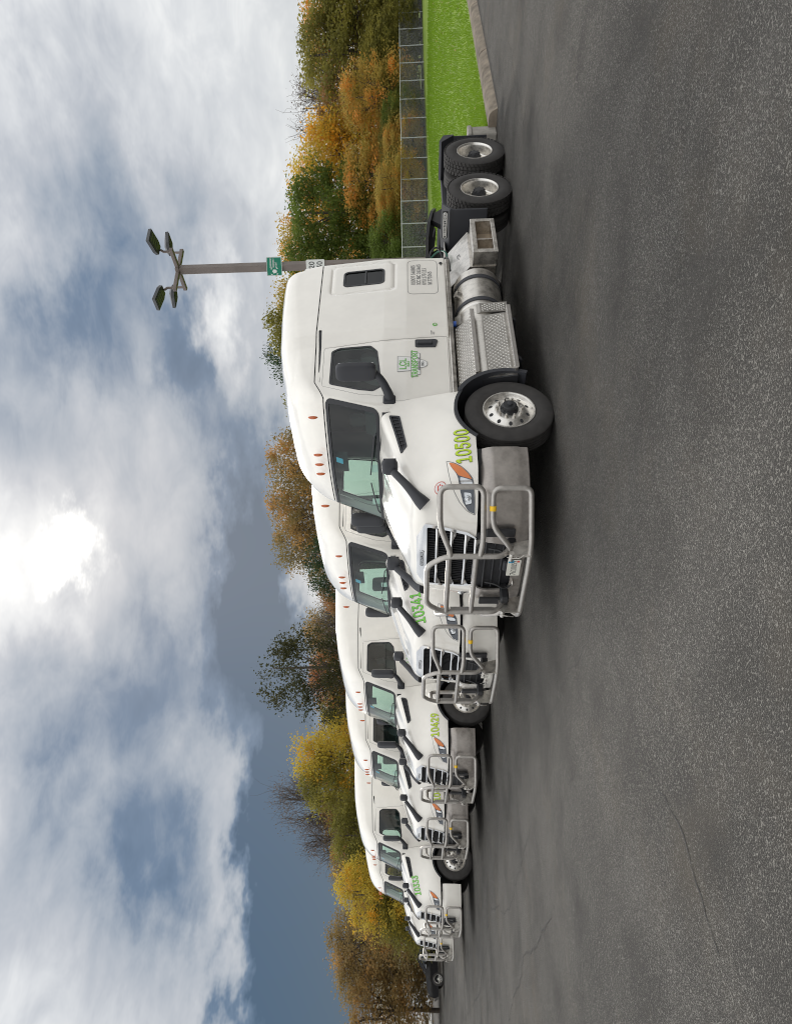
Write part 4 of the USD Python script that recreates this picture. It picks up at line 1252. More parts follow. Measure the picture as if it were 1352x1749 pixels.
TRUCKS = [  # x, y, heading, number, (y, z, slant), colour, bumper, plate
    (0.0, 0.0, 0.0, '10500', (-0.605, 1.078, 0.03), 'number_green', 'bumper_metal', '7610059'),
    (-3.711, 0.683, -0.057, '10341', (-0.77, 1.57, 0.17), 'number_green2', 'white_paint', '7590537'),
    (-9.016, 0.917, -0.067, '10429', (-0.56, 1.20, 0.0), 'number_green', 'bumper_metal', '7613024'),
    (-12.326, 0.695, -0.032, '10452', (-0.56, 1.10, 0.0), 'number_green', 'bumper_metal', '7600218'),
    (-16.869, -0.143, -0.038, '10333', (-0.65, 1.60, 0.2), 'number_green2', 'white_paint', '7590512'),
    (-22.215, 0.18, -0.040, None, (-0.65, 1.60, 0.2), 'number_green2', 'white_paint', '7590529')]
LABELS = ['nearest white truck tractor, green number 10500, grey metal bumper, front wheel in full view',
          'second white truck tractor, green number 10341 on its hood, white bumper',
          'third white truck tractor, yellow-green number 10429, grey bumper beside a wide gap',
          'fourth white truck tractor, grey bumper, its number half hidden behind a bull bar',
          'fifth white truck tractor, white bumper, hood side and front wheel showing past the gap',
          'farthest white truck tractor, white bumper, next to the black car']


def build_trucks():
    cls = '/World/truck_parts'
    stage.CreateClassPrim(cls)
    UsdGeom.Xform.Define(stage, cls).GetPrim().SetSpecifier(Sdf.SpecifierClass)
    build_common(cls, 0.055, False)
    for k, (x, y, a, num, (ny, nz, sl), col, bm, pl) in enumerate(TRUCKS):
        t = thing('semi_truck', LABELS[k], 'truck', (x, y, 0), a, 'white truck tractors parked in a row')
        if k == 0:
            build_common(t, 0.028, True)
        else:
            stage.GetPrimAtPath(t).GetReferences().AddInternalReference(cls)
        build_bumper(t, bm)
        if num:
            number_decal(t, num, ny, nz, sl, col)
        build_plate(t, pl)
        if k in (0, 2):
            build_lettering(t)
        if k == 0:
            el = shapely.affinity.scale(shapely.Point(0, 0).buffer(0.05), 1.0, 1.25)
            hs = put(t, 'hood_sticker', on_side(F_hood, flat(el, 0.002), -1.035, 1.335, 0.003, 0, True), 'decal_white')
            put(hs, 'sticker_print', [on_side(F_hood, flat(el.difference(el.buffer(-0.005)), 0.002), -1.035, 1.335, 0.005, 0, True)] + [on_side(F_hood, flat(sbox(-w_, -0.007, w_, 0.007), 0.002), -1.035, 1.335 + dz, 0.005) for w_, dz in ((0.022, 0.022), (0.030, 0.0), (0.018, -0.022))], 'sticker_red')


build_trucks()

# ------------------------------------------------------------------ ground
def ground_material(name='asphalt', base=(0.090, 0.085, 0.079)):
    N = {'g': ('geometry', {}),
         'big': ('noise_texture', {'scale': 0.22, 'detail': 6.0, 'roughness': 0.6}), 'bigr': ('map_range', {'from_min': 0.3, 'from_max': 0.7, 'to_min': 0.70, 'to_max': 1.30}),
         'flow': ('mapping', {'scale': (0.35, 1.6, 1.0), 'rotation': (0, 0, 0.35)}), 'str': ('noise_texture', {'scale': 0.7, 'detail': 5.0, 'roughness': 0.65}), 'strr': ('map_range', {'from_min': 0.35, 'from_max': 0.65, 'to_min': 0.87, 'to_max': 1.15}),
         'agg': ('voronoi_texture', {'scale': 105.0, 'feature': 'f1'}), 'aggc': ('separate_color', {}),
         'stone': ('map_range', {'from_min': 0.72, 'from_max': 0.95, 'to_min': 0.0, 'to_max': 1.0}),
         'edge': ('map_range', {'from_min': 0.25, 'from_max': 0.5, 'to_min': 1.0, 'to_max': 0.0}),
         'wear': ('noise_texture', {'scale': 0.9, 'detail': 3.0}), 'wearr': ('map_range', {'from_min': 0.35, 'from_max': 0.65, 'to_min': 0.25, 'to_max': 0.9}),
         'fine': ('noise_texture', {'scale': 190.0, 'detail': 3.0, 'roughness': 0.8}), 'finer': ('map_range', {'from_min': 0.3, 'from_max': 0.7, 'to_min': 0.38, 'to_max': 1.62}),
         'm1': ('math', {'math_type': 'multiply'}), 'm2': ('math', {'math_type': 'multiply'}), 'm3': ('math', {'math_type': 'multiply'}),
         'm4': ('math', {'math_type': 'multiply'}), 'm5': ('math', {'math_type': 'multiply'}), 'm6': ('math', {'math_type': 'multiply'}),
         'col': ('vector_math', {'math_type': 'scale', 'vector1': base}),
         'mix': ('mix_color', {'b': (0.33, 0.315, 0.285)}), 'stain': ('noise_texture', {'scale': 0.5, 'detail': 7.0, 'roughness': 0.7}), 'stainr': ('map_range', {'from_min': 0.52, 'from_max': 0.68, 'to_min': 0.0, 'to_max': 0.6}),
         'mix2': ('mix_color', {'b': (0.15, 0.13, 0.105)}),
         'hadd': ('math', {'math_type': 'add'}), 'bump': ('bump', {'strength': 0.75, 'distance': 0.008}),
         'rg': ('map_range', {'from_min': 0.3, 'from_max': 0.7, 'to_min': 0.62, 'to_max': 0.85}),
         'p': ('principled_bsdf', {'roughness': 0.75, 'specular_ior_level': 0.10})}
    L = [('g.position', 'big.vector'), ('big.fac', 'bigr.value'), ('g.position', 'flow.vector'), ('flow.vector', 'str.vector'), ('str.fac', 'strr.value'),
         ('g.position', 'agg.vector'), ('agg.color', 'aggc.color'), ('aggc.r', 'stone.value'), ('agg.distance', 'edge.value'), ('g.position', 'wear.vector'), ('wear.fac', 'wearr.value'),
         ('g.position', 'fine.vector'), ('fine.fac', 'finer.value'),
         ('bigr.result', 'm1.value1'), ('strr.result', 'm1.value2'), ('m1.value', 'm2.value1'), ('finer.result', 'm2.value2'), ('m2.value', 'col.scale'),
         ('stone.result', 'm3.value1'), ('edge.result', 'm3.value2'), ('m3.value', 'm4.value1'), ('wearr.result', 'm4.value2'),
         ('g.position', 'stain.vector'), ('stain.fac', 'stainr.value'), ('col.vector', 'mix2.a'), ('stainr.result', 'mix2.fac'),
         ('mix2.result', 'mix.a'), ('m4.value', 'mix.fac'), ('mix.result', 'p.base_color'),
         ('edge.result', 'hadd.value1'), ('fine.fac', 'hadd.value2'), ('hadd.value', 'bump.height'), ('bump.normal', 'p.normal'), ('big.fac', 'rg.value'), ('rg.result', 'p.roughness')]
    M[name] = usdkit.material(stage, '/World/Looks/' + name, N, L, surface='p.BSDF')


ground_material()
mat('crack_tar', (0.028, 0.026, 0.025), 0.7)
mat('grass_base', (0.17, 0.28, 0.02), 0.9, vary=0.3, scale=0.8, color2=(0.27, 0.38, 0.04))
mat('grass_blade', (0.10, 0.24, 0.02), 0.55)
mat('concrete', (0.30, 0.28, 0.245), 0.85, vary=0.25, scale=5, bump=0.4, bscale=50)
mat('curb_concrete', (0.20, 0.165, 0.125), 0.9, vary=0.45, scale=4, bump=0.5, bscale=60)
mat('galvanised', (0.42, 0.43, 0.42), 0.5, metallic=0.6, vary=0.1)
mat('pole_paint', (0.17, 0.14, 0.125), 0.5, vary=0.12, scale=3)
mat('lamp_housing', (0.05, 0.052, 0.055), 0.4)
mat('lamp_face', (0.035, 0.037, 0.04), 0.5)
mat('sign_green', (0.0, 0.17, 0.10), 0.4, vary=0.05)
mat('sign_white', (0.68, 0.69, 0.66), 0.45)
mat('siding_white', (0.87, 0.85, 0.80), 0.6, vary=0.04)
mat('roof_grey', (0.2, 0.2, 0.2), 0.7)
mat('car_black', (0.005, 0.005, 0.006), 0.15, coat=0.4, spec=0.3)

xs = np.concatenate([[-400, -200], np.linspace(-80, 40, 13), [200, 400]])
gx, gy = np.meshgrid(xs, xs, indexing='ij')
v = np.stack([gx.ravel(), gy.ravel(), np.zeros(gx.size)], 1)
n_ = len(xs)
i, k = np.meshgrid(np.arange(n_ - 1), np.arange(n_ - 1), indexing='ij')
q = np.stack([i * n_ + k, (i + 1) * n_ + k, (i + 1) * n_ + k + 1, i * n_ + k + 1], -1).reshape(-1, 4)
tag(put('/World', 'asphalt_lot', (v, q), 'asphalt'), kind='structure')


def strip(pts, w, z=0.004, seed=0, jag=0.05):
    rng = np.random.default_rng(seed)
    pts = np.array(pts, float)
    t = np.r_[0, np.cumsum(np.hypot(*np.diff(pts, axis=0).T))]
    s = np.arange(0, t[-1], 0.09)
    P = np.stack([np.interp(s, t, pts[:, 0]), np.interp(s, t, pts[:, 1])], 1)
    d = np.gradient(P, axis=0); d /= np.linalg.norm(d, axis=1, keepdims=True)
    nrm = np.stack([-d[:, 1], d[:, 0]], 1)
    wob = np.convolve(rng.normal(0, 1, len(s) + 8), np.ones(9) / 3, 'valid')[:, None] * jag
    P = P + nrm * wob
    ww = (w * rng.uniform(0.35, 1.0, len(s)))[:, None]
    ww[0] = ww[-1] = 0.001
    v = np.concatenate([P + nrm * ww / 2, P - nrm * ww / 2])
    N = len(s)
    f = [(a, N + a, N + a + 1) for a in range(N - 1)] + [(a, N + a + 1, a + 1) for a in range(N - 1)]
    return trimesh.Trimesh(np.c_[v, np.full(2 * N, z)], np.array(f), process=False)


CRACKS = [([(2.4, -5.8), (1.9, -4.6), (1.55, -3.6), (1.2, -2.7), (0.2, -2.75), (-0.9, -2.6), (-2.6, -2.3)], 0.012), ([(2.2, 3.6), (2.5, 5.3), (2.6, 7.2), (3.1, 10.2)], 0.012),
          ([(-4.0, -3.0), (-7.5, -3.3), (-11.0, -2.5), (-16.0, -3.4), (-24, -3.0)], 0.02), ([(-3.0, -4.4), (-6.0, -4.3), (-10.5, -5.0), (-17, -4.8)], 0.02)]
for c_i, (pts, w) in enumerate(CRACKS):
    tag(put('/World', 'pavement_crack', strip(pts, w, 0.0035 + 0.001 * c_i, c_i), 'crack_tar'), kind='structure')
# lawn behind the trucks, gently rising to the fence
LX, LY = 0.97, 8.15


def lawn_z(x, y):
    d = np.maximum(np.minimum(LX - x, 60), 0)
    return 0.135 + 0.35 * np.clip((np.hypot(d * 0.6, np.maximum(y - LY, 0)) - 2) / 46, 0, 1) + 0.05 * (meshkit.noise(np.stack([x * 0.2, y * 0.2, x * 0], -1), 4) - 0.5)


gxs = np.concatenate([np.linspace(-120, -24, 25), np.linspace(-22, LX, 36)])
gys = np.concatenate([np.linspace(LY, 40, 46), np.linspace(42, 220, 40)])
gx, gy = np.meshgrid(gxs, gys, indexing='ij')
v = np.stack([gx, gy, lawn_z(gx, gy)], -1).reshape(-1, 3)
a_, b_ = gx.shape
i, k = np.meshgrid(np.arange(a_ - 1), np.arange(b_ - 1), indexing='ij')
q = np.stack([i * b_ + k, (i + 1) * b_ + k, (i + 1) * b_ + k + 1, i * b_ + k + 1], -1).reshape(-1, 4)
lawn = trimesh.Trimesh(v, np.concatenate([q[:, [0, 1, 2]], q[:, [0, 2, 3]]]), process=False)
tag(put('/World', 'lawn', lawn, 'grass_base', smooth=True), kind='structure')


def grass_blades():
    rng = np.random.default_rng(5)
    P = []
    n = 50000
    # denser near the kerb
    y = LY + 0.05 + 34 * rng.random(n) ** 1.8
    x = LX - 0.03 - np.abs(rng.random(n)) * np.minimum(3.0 + (y - LY) * 0.55, 14)
    z = lawn_z(x, y)
    h = rng.uniform(0.035, 0.085, n) * (1 + 0.03 * (y - LY))
    w = 0.007 * (1 + 0.09 * (y - LY))
    a = rng.uniform(0, np.pi, n)
    lean = rng.normal(0, 0.03, (n, 2))
    d = np.stack([np.cos(a) * w, np.sin(a) * w], 1)
    p0 = np.c_[x - d[:, 0], y - d[:, 1], z - 0.01]
    p1 = np.c_[x + d[:, 0], y + d[:, 1], z - 0.01]
    p2 = np.c_[x + lean[:, 0], y + lean[:, 1], z + h]
    v = np.stack([p0, p1, p2], 1).reshape(-1, 3)
    f = np.arange(3 * n).reshape(-1, 3)
    N = {'g': ('geometry', {}), 'r': ('rgb_ramp', {'ramp': [(0.0, (0.18, 0.30, 0.015)), (0.5, (0.26, 0.39, 0.025)), (0.95, (0.34, 0.45, 0.04)), (1.0, (0.40, 0.36, 0.11))]}),
         'p': ('principled_bsdf', {'roughness': 0.55}), 't': ('translucent_bsdf', {}), 'm': ('mix_closure', {'fac': 0.45})}
    M['grass_blade'] = usdkit.material(stage, '/World/Looks/grass_blades', N, [('g.random_per_island', 'r.fac'), ('r.color', 'p.base_color'), ('r.color', 't.color'), ('p.BSDF', 'm.closure1'), ('t.BSDF', 'm.closure2')], surface='m.closure')
    tag(put('/World', 'grass', trimesh.Trimesh(v, f, process=False), 'grass_blade'), 'short bright green mown grass behind the kerb', 'grass', kind='stuff')


grass_blades()


def fallen_leaves():
    rng = np.random.default_rng(12)
    n = 260
    y = LY + 2 + 26 * rng.random(n)
    x = LX - 2.2 - (y - LY) * 0.10 + rng.normal(0, 1.3, n)
    x = np.minimum(x, LX - 0.2)
    z = lawn_z(x, y) + 0.07
    a = rng.uniform(0, 6.28, n); sz = rng.uniform(0.012, 0.03, n) * (1 + 0.03 * (y - LY))
    c = np.c_[x, y, z]
    u = np.c_[np.cos(a), np.sin(a), rng.normal(0, 0.3, n)] * sz[:, None]
    w = np.c_[-np.sin(a), np.cos(a), rng.normal(0, 0.3, n)] * sz[:, None] * 0.6
    v = np.stack([c - u, c + w, c + u, c - w], 1).reshape(-1, 3)
    k = np.arange(n)[:, None] * 4
    mat('dry_leaf', (0.30, 0.22, 0.08), 0.8, vary=0.3, scale=3)
    tag(put('/World', 'fallen_leaves', trimesh.Trimesh(v, np.concatenate([k + [0, 1, 2], k + [0, 2, 3]]), process=False), 'dry_leaf'), 'dry tan leaves scattered in a band over the lawn', 'leaves', kind='stuff')


fallen_leaves()


def kerb():
    t = thing('kerb', 'stained tan concrete kerb between the lawn and the asphalt', 'kerb')
    y = LY - 0.05
    k_ = 0
    while y < 62:
        L_ = 3.0
        prof = [(0.955, -0.02), (0.955, 0.15), (1.12, 0.155), (1.19, 0.14), (1.24, 0.10), (1.31, -0.02)]
        m = trimesh.creation.extrude_polygon(Polygon(prof), L_ - 0.012)
        m.vertices = np.stack([m.vertices[:, 0] + 0.04 * (meshkit.noise(np.array([[k_, 0.5, 0.2]]), 3)[0] - 0.5), y + m.vertices[:, 2], m.vertices[:, 1]], 1)
        m.fix_normals()
        put(t, 'kerb_stone', m, 'curb_concrete')
        y += L_
        k_ += 1
    b = thing('concrete_block', 'pale concrete block standing at the end of the kerb behind the rear wheel', 'block', (0.15, 8.0, 0))
    put(b, 'block_body', cbox((-1.1, -0.17, 0), (0.80, 0.17, 0.46), 0.02), 'concrete')
    put(b, 'top_ledge', cbox((-1.12, -0.19, 0.46), (0.82, 0.19, 0.54), 0.015), 'concrete')


kerb()


# ------------------------------------------------------------------ lamp post with floodlights and signs
def lamp_post():
    t = thing('lamp_post', 'tall square brown lamp post with four floodlights, rising behind the nearest truck', 'lamp post', (-2.70, 9.56, 0.0), 0.02)
    put(t, 'base', lathe([(0.0, 0.75), (0.24, 0.75), (0.27, 0.72), (0.27, -0.05)], 28, 'z'), 'concrete', smooth=30)
    put(t, 'pole', cbox((-0.085, -0.085, 0.75), (0.085, 0.085, 7.22), 0.012), 'pole_paint')
    put(t, 'base_plate', cbox((-0.16, -0.16, 0.75), (0.16, 0.16, 0.78), 0.006), 'pole_paint')
    put(t, 'cap', cbox((-0.10, -0.10, 7.20), (0.10, 0.10, 7.30), 0.01), 'pole_paint')
    for a in (-14, 76, 166, 256):
        R_ = trimesh.transformations.rotation_matrix(math.radians(a), [0, 0, 1])
        arm = cbox((0.05, -0.05, 7.20), (0.66, 0.05, 7.29), 0.01)
        arm.apply_transform(R_)
        ap = put(t, 'arm', arm, 'pole_paint')
        st = tube([(0.58, 0, 7.28), (0.58, 0, 7.44), (0.64, 0, 7.50)], 0.03, 8)
        st.apply_transform(R_)
        T_ = trimesh.transformations.translation_matrix([0.70, 0, 7.53]) @ trimesh.transformations.rotation_matrix(math.radians(-10), [0, 1, 0])
        bx = hull([(x, y, z) for x, hw in ((-0.08, 0.13), (0.05, 0.19), (0.42, 0.19)) for y in (-hw, hw) for z in (0.0, 0.075)] + [(x, y, 0.13) for x in (0.0, 0.2) for y in (-0.09, 0.09)])
        parts = [('floodlight', bx, 'lamp_housing'), ('lamp_glass', cbox((0.02, -0.165, -0.012), (0.40, 0.165, 0.001), 0.006), 'lamp_face')]
        fp = None
        for n_, m_, mt in parts:
            m_.apply_transform(T_); m_.apply_transform(R_)
            fp = put(t if fp is None else fp, n_, m_, mt)
        leds = []
        for ix in range(4):
            b_ = cbox((0.05 + ix * 0.085, -0.14, -0.018), (0.11 + ix * 0.085, 0.14, -0.010), 0.003)
            b_.apply_transform(T_); b_.apply_transform(R_)
            leds.append(b_)
        put(fp, 'led_rows', leds, 'lamp_housing')
        put(ap, 'bracket', st, 'pole_paint', smooth=40)

    # signs face the camera side; read along +u
    def face(m, z, lift, az):
        vv = m.vertices
        u = np.array([math.cos(az), math.sin(az), 0]); nn = np.array([math.sin(az), -math.cos(az), 0])
        return trimesh.Trimesh(vv[:, :1] * u + nn * (0.115 + lift) + vv[:, 2:] * nn + np.array([0, 0, z]) + vv[:, 1:2] * np.array([0, 0, 1.0]), m.faces, process=False)

    az = 0.62
    s = thing('assembly_sign', 'green sign with white pictogram on the lamp post', 'sign', (-2.70, 9.56, 0.0))
    put(s, 'board', face(flat(rrect(-0.215, -0.185, 0.215, 0.185, 0.02), 0.004), 4.87, 0, az), 'sign_green')
    put(s, 'border', face(flat(rrect(-0.212, -0.182, 0.212, 0.182, 0.018).difference(rrect(-0.202, -0.172, 0.202, 0.172, 0.012)), 0.002), 4.87, 0.004, az), 'sign_white')
    put(s, 'letters', [face(_shift(text(w_, h_, 0.002, True, 0.8, 'l'), -0.03, dy), 4.87, 0.004, az) for w_, h_, dy in (('EMERGENCY', 0.036, 0.085), ('ASSEMBLY', 0.036, 0.02), ('POINT', 0.036, -0.045))], 'sign_white')
    pic = [shapely.Point(-0.115 + dx, dy).buffer(r) for dx, dy, r in ((0, 0.03, 0.022), (-0.03, 0.012, 0.018), (0.03, 0.012, 0.018), (0, -0.02, 0.04))]
    arr = [shapely.affinity.rotate(Polygon([(-0.115 - 0.012, 0.075), (-0.115 + 0.03, 0.105), (-0.115 - 0.03, 0.105)]), r, origin=(-0.115, 0.0)) for r in (45, 135, 225, 315)]
    put(s, 'pictogram', [face(flat(g_, 0.002), 4.87, 0.004, az) for g_ in [shapely.union_all(pic)] + arr], 'sign_white')
    s = thing('row_sign', 'white sign with black digits on the lamp post, half hidden by the truck roof', 'sign', (-2.70, 9.56, 0.0))
    put(s, 'board', face(flat(rrect(-0.125, -0.22, 0.125, 0.22, 0.02), 0.004), 3.88, 0, az), 'sign_white')
    put(s, 'digits', [face(_shift(text(w_, 0.12, 0.002, True, 0.8), 0.0, dy), 3.88, 0.004, az) for w_, dy in (('20', 0.09), ('30', -0.10))], 'ink_black')


lamp_post()


# ------------------------------------------------------------------ chain link fence
def fence():
    A, B = np.array([-20.4, 24.2]), np.array([-10.5, 62.7])
    t = thing('chain_link_fence', 'long grey chain link fence along the far side of the lawn', 'fence')
    d = (B - A) / np.linalg.norm(B - A)
    L_ = np.linalg.norm(B - A)
    H = 1.70
    zt = lambda s: lawn_z(A[0] + d[0] * s, A[1] + d[1] * s)
    n = int(L_ / 1.95)
    rail = []
    for k in range(n + 1):
        s = k * 1.95
        x, y = A + d * s
        z = float(zt(np.array(s)))
        put(t, 'post', tube([(x, y, z - 0.1), (x, y, z + H + 0.05)], 0.036, 8), 'galvanised', smooth=40)
        rail.append((x, y, z + H))
    put(t, 'top_rail', tube(rail, 0.032, 8), 'galvanised', smooth=40)
    V, F = [], []
    p = 0.085
    r = 0.0019
    c = 0
    for sgn in (1, -1):
        for s0 in np.arange(-H if sgn > 0 else 0, L_ if sgn > 0 else L_ + H, p):
            s1 = s0 + sgn * H
            a0, a1 = max(0, min(s0, s1)), min(L_, max(s0, s1))
            if a1 - a0 < 0.05:
                continue
            h = lambda s: (s - s0) * sgn
            e = [(A[0] + d[0] * s, A[1] + d[1] * s, float(h(s))) for s in (a0, a1)]
            base = float(zt(np.array((a0 + a1) / 2)))
            for (x, y, z) in e:
                z += base + 0.02
                V += [(x, y, z + 1.4 * r), (x + d[1] * r, y - d[0] * r, z - r), (x - d[1] * r, y + d[0] * r, z - r)]
            F += [(c, c + 1, c + 4), (c, c + 4, c + 3), (c + 1, c + 2, c + 5), (c + 1, c + 5, c + 4), (c + 2, c, c + 3), (c + 2, c + 3, c + 5)]
            c += 6
    tag(put(t, 'wire_mesh', trimesh.Trimesh(np.array(V), np.array(F), process=False), 'galvanised'), kind='stuff')


fence()


# ------------------------------------------------------------------ trees
def leaf_material(name, cols, gain=1.0, trans=0.5):
    cols = [tuple(c * min(gain, 0.85 / max(q)) for c in q) for q in cols]     # hue kept, never above a bright leaf
    N = {'g': ('geometry', {}), 'tc': ('texture_coordinate', {}), 'n': ('noise_texture', {'scale': 0.55, 'detail': 3.0}), 'nr': ('map_range', {'from_min': 0.3, 'from_max': 0.7, 'to_min': -0.35, 'to_max': 0.35}),
         'oi': ('object_info', {}), 'orr': ('map_range', {'from_min': 0.0, 'from_max': 1.0, 'to_min': -0.12, 'to_max': 0.12}), 'a1': ('math', {'math_type': 'add'}), 'a2': ('math', {'math_type': 'add'}),
         'r': ('rgb_ramp', {'ramp': [(i / (len(cols) - 1), c) for i, c in enumerate(cols)]}),
         'p': ('principled_bsdf', {'roughness': 0.6, 'specular_ior_level': 0.25}), 't': ('translucent_bsdf', {}), 'm': ('mix_closure', {'fac': trans})}
    L = [('tc.object', 'n.vector'), ('n.fac', 'nr.value'), ('g.random_per_island', 'a1.value1'), ('nr.result', 'a1.value2'), ('oi.random', 'orr.value'), ('a1.value', 'a2.value1'), ('orr.result', 'a2.value2'), ('a2.value', 'r.fac'),
         ('r.color', 'p.base_color'), ('r.color', 't.color'), ('p.BSDF', 'm.closure1'), ('t.BSDF', 'm.closure2')]
    M[name] = usdkit.material(stage, '/World/Looks/' + name, N, L, surface='m.closure')


mat('bark', (0.085, 0.068, 0.055), 0.9, vary=0.3, scale=3, bump=0.5, bscale=12)
# kind: leaf colours, tips, leaves per tip, clump size, leaf size, crown base, twigs drawn, crown shape power
KINDS = {
    'golden': ([(0.13, 0.10, 0.015), (0.32, 0.155, 0.014), (0.44, 0.195, 0.016), (0.52, 0.28, 0.03)], 150, 120, 0.55, 0.17, 0.10, 40),
    'orange': ([(0.10, 0.075, 0.018), (0.24, 0.10, 0.02), (0.36, 0.115, 0.022), (0.42, 0.15, 0.03)], 150, 115, 0.55, 0.17, 0.08, 40),
    'green': ([(0.045, 0.062, 0.012), (0.075, 0.10, 0.018), (0.11, 0.14, 0.022), (0.17, 0.17, 0.03)], 160, 125, 0.55, 0.17, 0.06, 30),
    'olive': ([(0.065, 0.06, 0.014), (0.12, 0.105, 0.022), (0.19, 0.14, 0.026), (0.28, 0.16, 0.03)], 150, 115, 0.55, 0.17, 0.08, 40),
    'red': ([(0.10, 0.06, 0.025), (0.22, 0.09, 0.04), (0.36, 0.11, 0.06), (0.40, 0.19, 0.06)], 120, 95, 0.5, 0.16, 0.10, 60),
    'rust': ([(0.065, 0.05, 0.02), (0.15, 0.085, 0.028), (0.22, 0.10, 0.03), (0.28, 0.11, 0.035)], 170, 105, 0.5, 0.14, 0.10, 80),
    'darksparse': ([(0.03, 0.032, 0.014), (0.055, 0.05, 0.02), (0.08, 0.07, 0.026), (0.11, 0.08, 0.03)], 210, 60, 0.42, 0.14, 0.10, 110),
    'evergreen': ([(0.016, 0.028, 0.014), (0.028, 0.05, 0.022), (0.045, 0.07, 0.03), (0.06, 0.085, 0.03)], 140, 120, 0.5, 0.15, 0.05, 40),
    'bare': ([(0.09, 0.07, 0.06), (0.12, 0.09, 0.08), (0.15, 0.12, 0.10)], 230, 18, 0.6, 0.11, 0.15, 230),
    'brownsparse': ([(0.07, 0.05, 0.02), (0.15, 0.085, 0.028), (0.20, 0.10, 0.03), (0.25, 0.12, 0.035)], 200, 85, 0.5, 0.14, 0.08, 60)}


def branch(a, b, r0, r1, rng, sides=5, bend=0.12):
    a, b = np.array(a), np.array(b)
    L_ = np.linalg.norm(b - a)
    m1 = a + (b - a) * 0.35 + rng.normal(0, bend * L_ * 0.4, 3) + [0, 0, bend * L_ * 0.5]
    m2 = a + (b - a) * 0.7 + rng.normal(0, bend * L_ * 0.35, 3) + [0, 0, bend * L_ * 0.3]
    return tube(np.array([a, m1, m2, b]), np.linspace(r0, r1, 4), sides, cap=False)


def build_kinds():
    for ki, (kind, (cols, ntip, nleaf, rc, ls, base, ntw)) in enumerate(KINDS.items()):
        rng = np.random.default_rng(100 + ki)
        leaf_material('leaves_' + kind, cols, {'golden': 4.6, 'orange': 4.8, 'red': 3.2, 'rust': 4.2, 'brownsparse': 4.2, 'green': 2.9, 'olive': 3.3, 'evergreen': 2.4}.get(kind, 1.8))
        H, R_ = 10.0, 2.6
        cls = f'/World/tree_{kind}'
        UsdGeom.Xform.Define(stage, cls).GetPrim().SetSpecifier(Sdf.SpecifierClass)
        # uneven crown: a lumpy ellipsoid, wider low in the crown
        u = rng.random(ntip); th = rng.uniform(0, 2 * np.pi, ntip)
        zf = base + (1 - base) * rng.beta(1.25, 1.15, ntip)
        env = np.sin(np.pi * np.clip((zf - base * 0.6) / (1.05 - base * 0.6), 0, 1) ** 0.80) ** 0.50
        lump = 0.72 + 0.62 * meshkit.noise(np.stack([np.cos(th) * 1.6 + 7 * ki, np.sin(th) * 1.6, zf * 4.2], 1), ki)
        rad = R_ * env * lump * (0.25 + 0.75 * u ** 0.45)
        tips = np.stack([rad * np.cos(th), rad * np.sin(th), zf * H * 0.965], 1)
        # leaves
        per = np.maximum(2, (nleaf * rng.uniform(0.4, 1.5, ntip)).astype(int))
        c = np.repeat(tips, per, 0)
        rcs = np.repeat(rc * rng.uniform(0.55, 1.35, ntip), per)[:, None]
        c = c + np.clip(rng.normal(0, 1, c.shape), -1.7, 1.7) * rcs * [0.85, 0.85, 0.62]
        c[:, 2] = np.maximum(c[:, 2], 0.15)
        n = len(c)
        ax = rng.normal(0, 1, (n, 3)); ax /= np.linalg.norm(ax, axis=1, keepdims=True)
        b2 = np.cross(ax, rng.normal(0, 1, (n, 3))); b2 /= np.linalg.norm(b2, axis=1, keepdims=True)
        s = (ls * rng.uniform(0.55, 1.2, n))[:, None]
        v = np.stack([c - ax * s * 0.6, c + b2 * s * 0.34, c + ax * s * 0.6, c - b2 * s * 0.34], 1).reshape(-1, 3)
        k = np.arange(n)[:, None] * 4
        f = np.concatenate([k + [0, 1, 2], k + [0, 2, 3]])
        tag(put(cls, 'crown', trimesh.Trimesh(v, f, process=False), 'leaves_' + kind))
        # trunk and limbs
        parts = [tube([(0, 0, -0.3), (0.06, 0.02, H * 0.25), (-0.05, 0.05, H * 0.55), (0.03, 0, H * 0.9)], [0.20, 0.155, 0.10, 0.03] if kind != 'brownsparse' else [0.13, 0.10, 0.06, 0.02], 8, cap=False)]
        nl = 9 if kind != 'brownsparse' else 6
        limbs = []
        for j in range(nl):
            t_ = tips[rng.integers(ntip)] * [0.72, 0.72, 0.92]
            z0 = max(0.8, min(t_[2] - 1.2, H * rng.uniform(0.15, 0.5)))
            limbs.append((np.array([0, 0, z0]), t_))
            parts.append(branch((0, 0, z0), t_, 0.085, 0.03, rng, 6))
        for t_ in tips[:ntw]:
            j = np.argmin([np.linalg.norm(l[1] - t_) for l in limbs])
            a_ = limbs[j][0] + (limbs[j][1] - limbs[j][0]) * rng.uniform(0.55, 1.0)
            parts.append(branch(a_, t_, 0.028, 0.008, rng, 4))
            if kind in ('bare', 'brownsparse', 'rust'):
                for _ in range(3 if kind == 'bare' else 1):
                    e = t_ + rng.normal(0, 0.5, 3) + [0, 0, 0.35]
                    parts.append(branch(a_ + (t_ - a_) * rng.uniform(0.5, 0.95), e, 0.013, 0.005, rng, 3))
        put(cls, 'trunk', parts, 'bark', smooth=60)


build_kinds()
TREE_TEXT = {'golden': 'golden yellow autumn tree', 'orange': 'orange autumn tree', 'green': 'full green tree', 'olive': 'olive brown tree', 'red': 'reddish autumn tree', 'rust': 'rust brown thinning tree',
             'evergreen': 'dark evergreen tree', 'bare': 'bare grey tree', 'brownsparse': 'thin brown tree'}
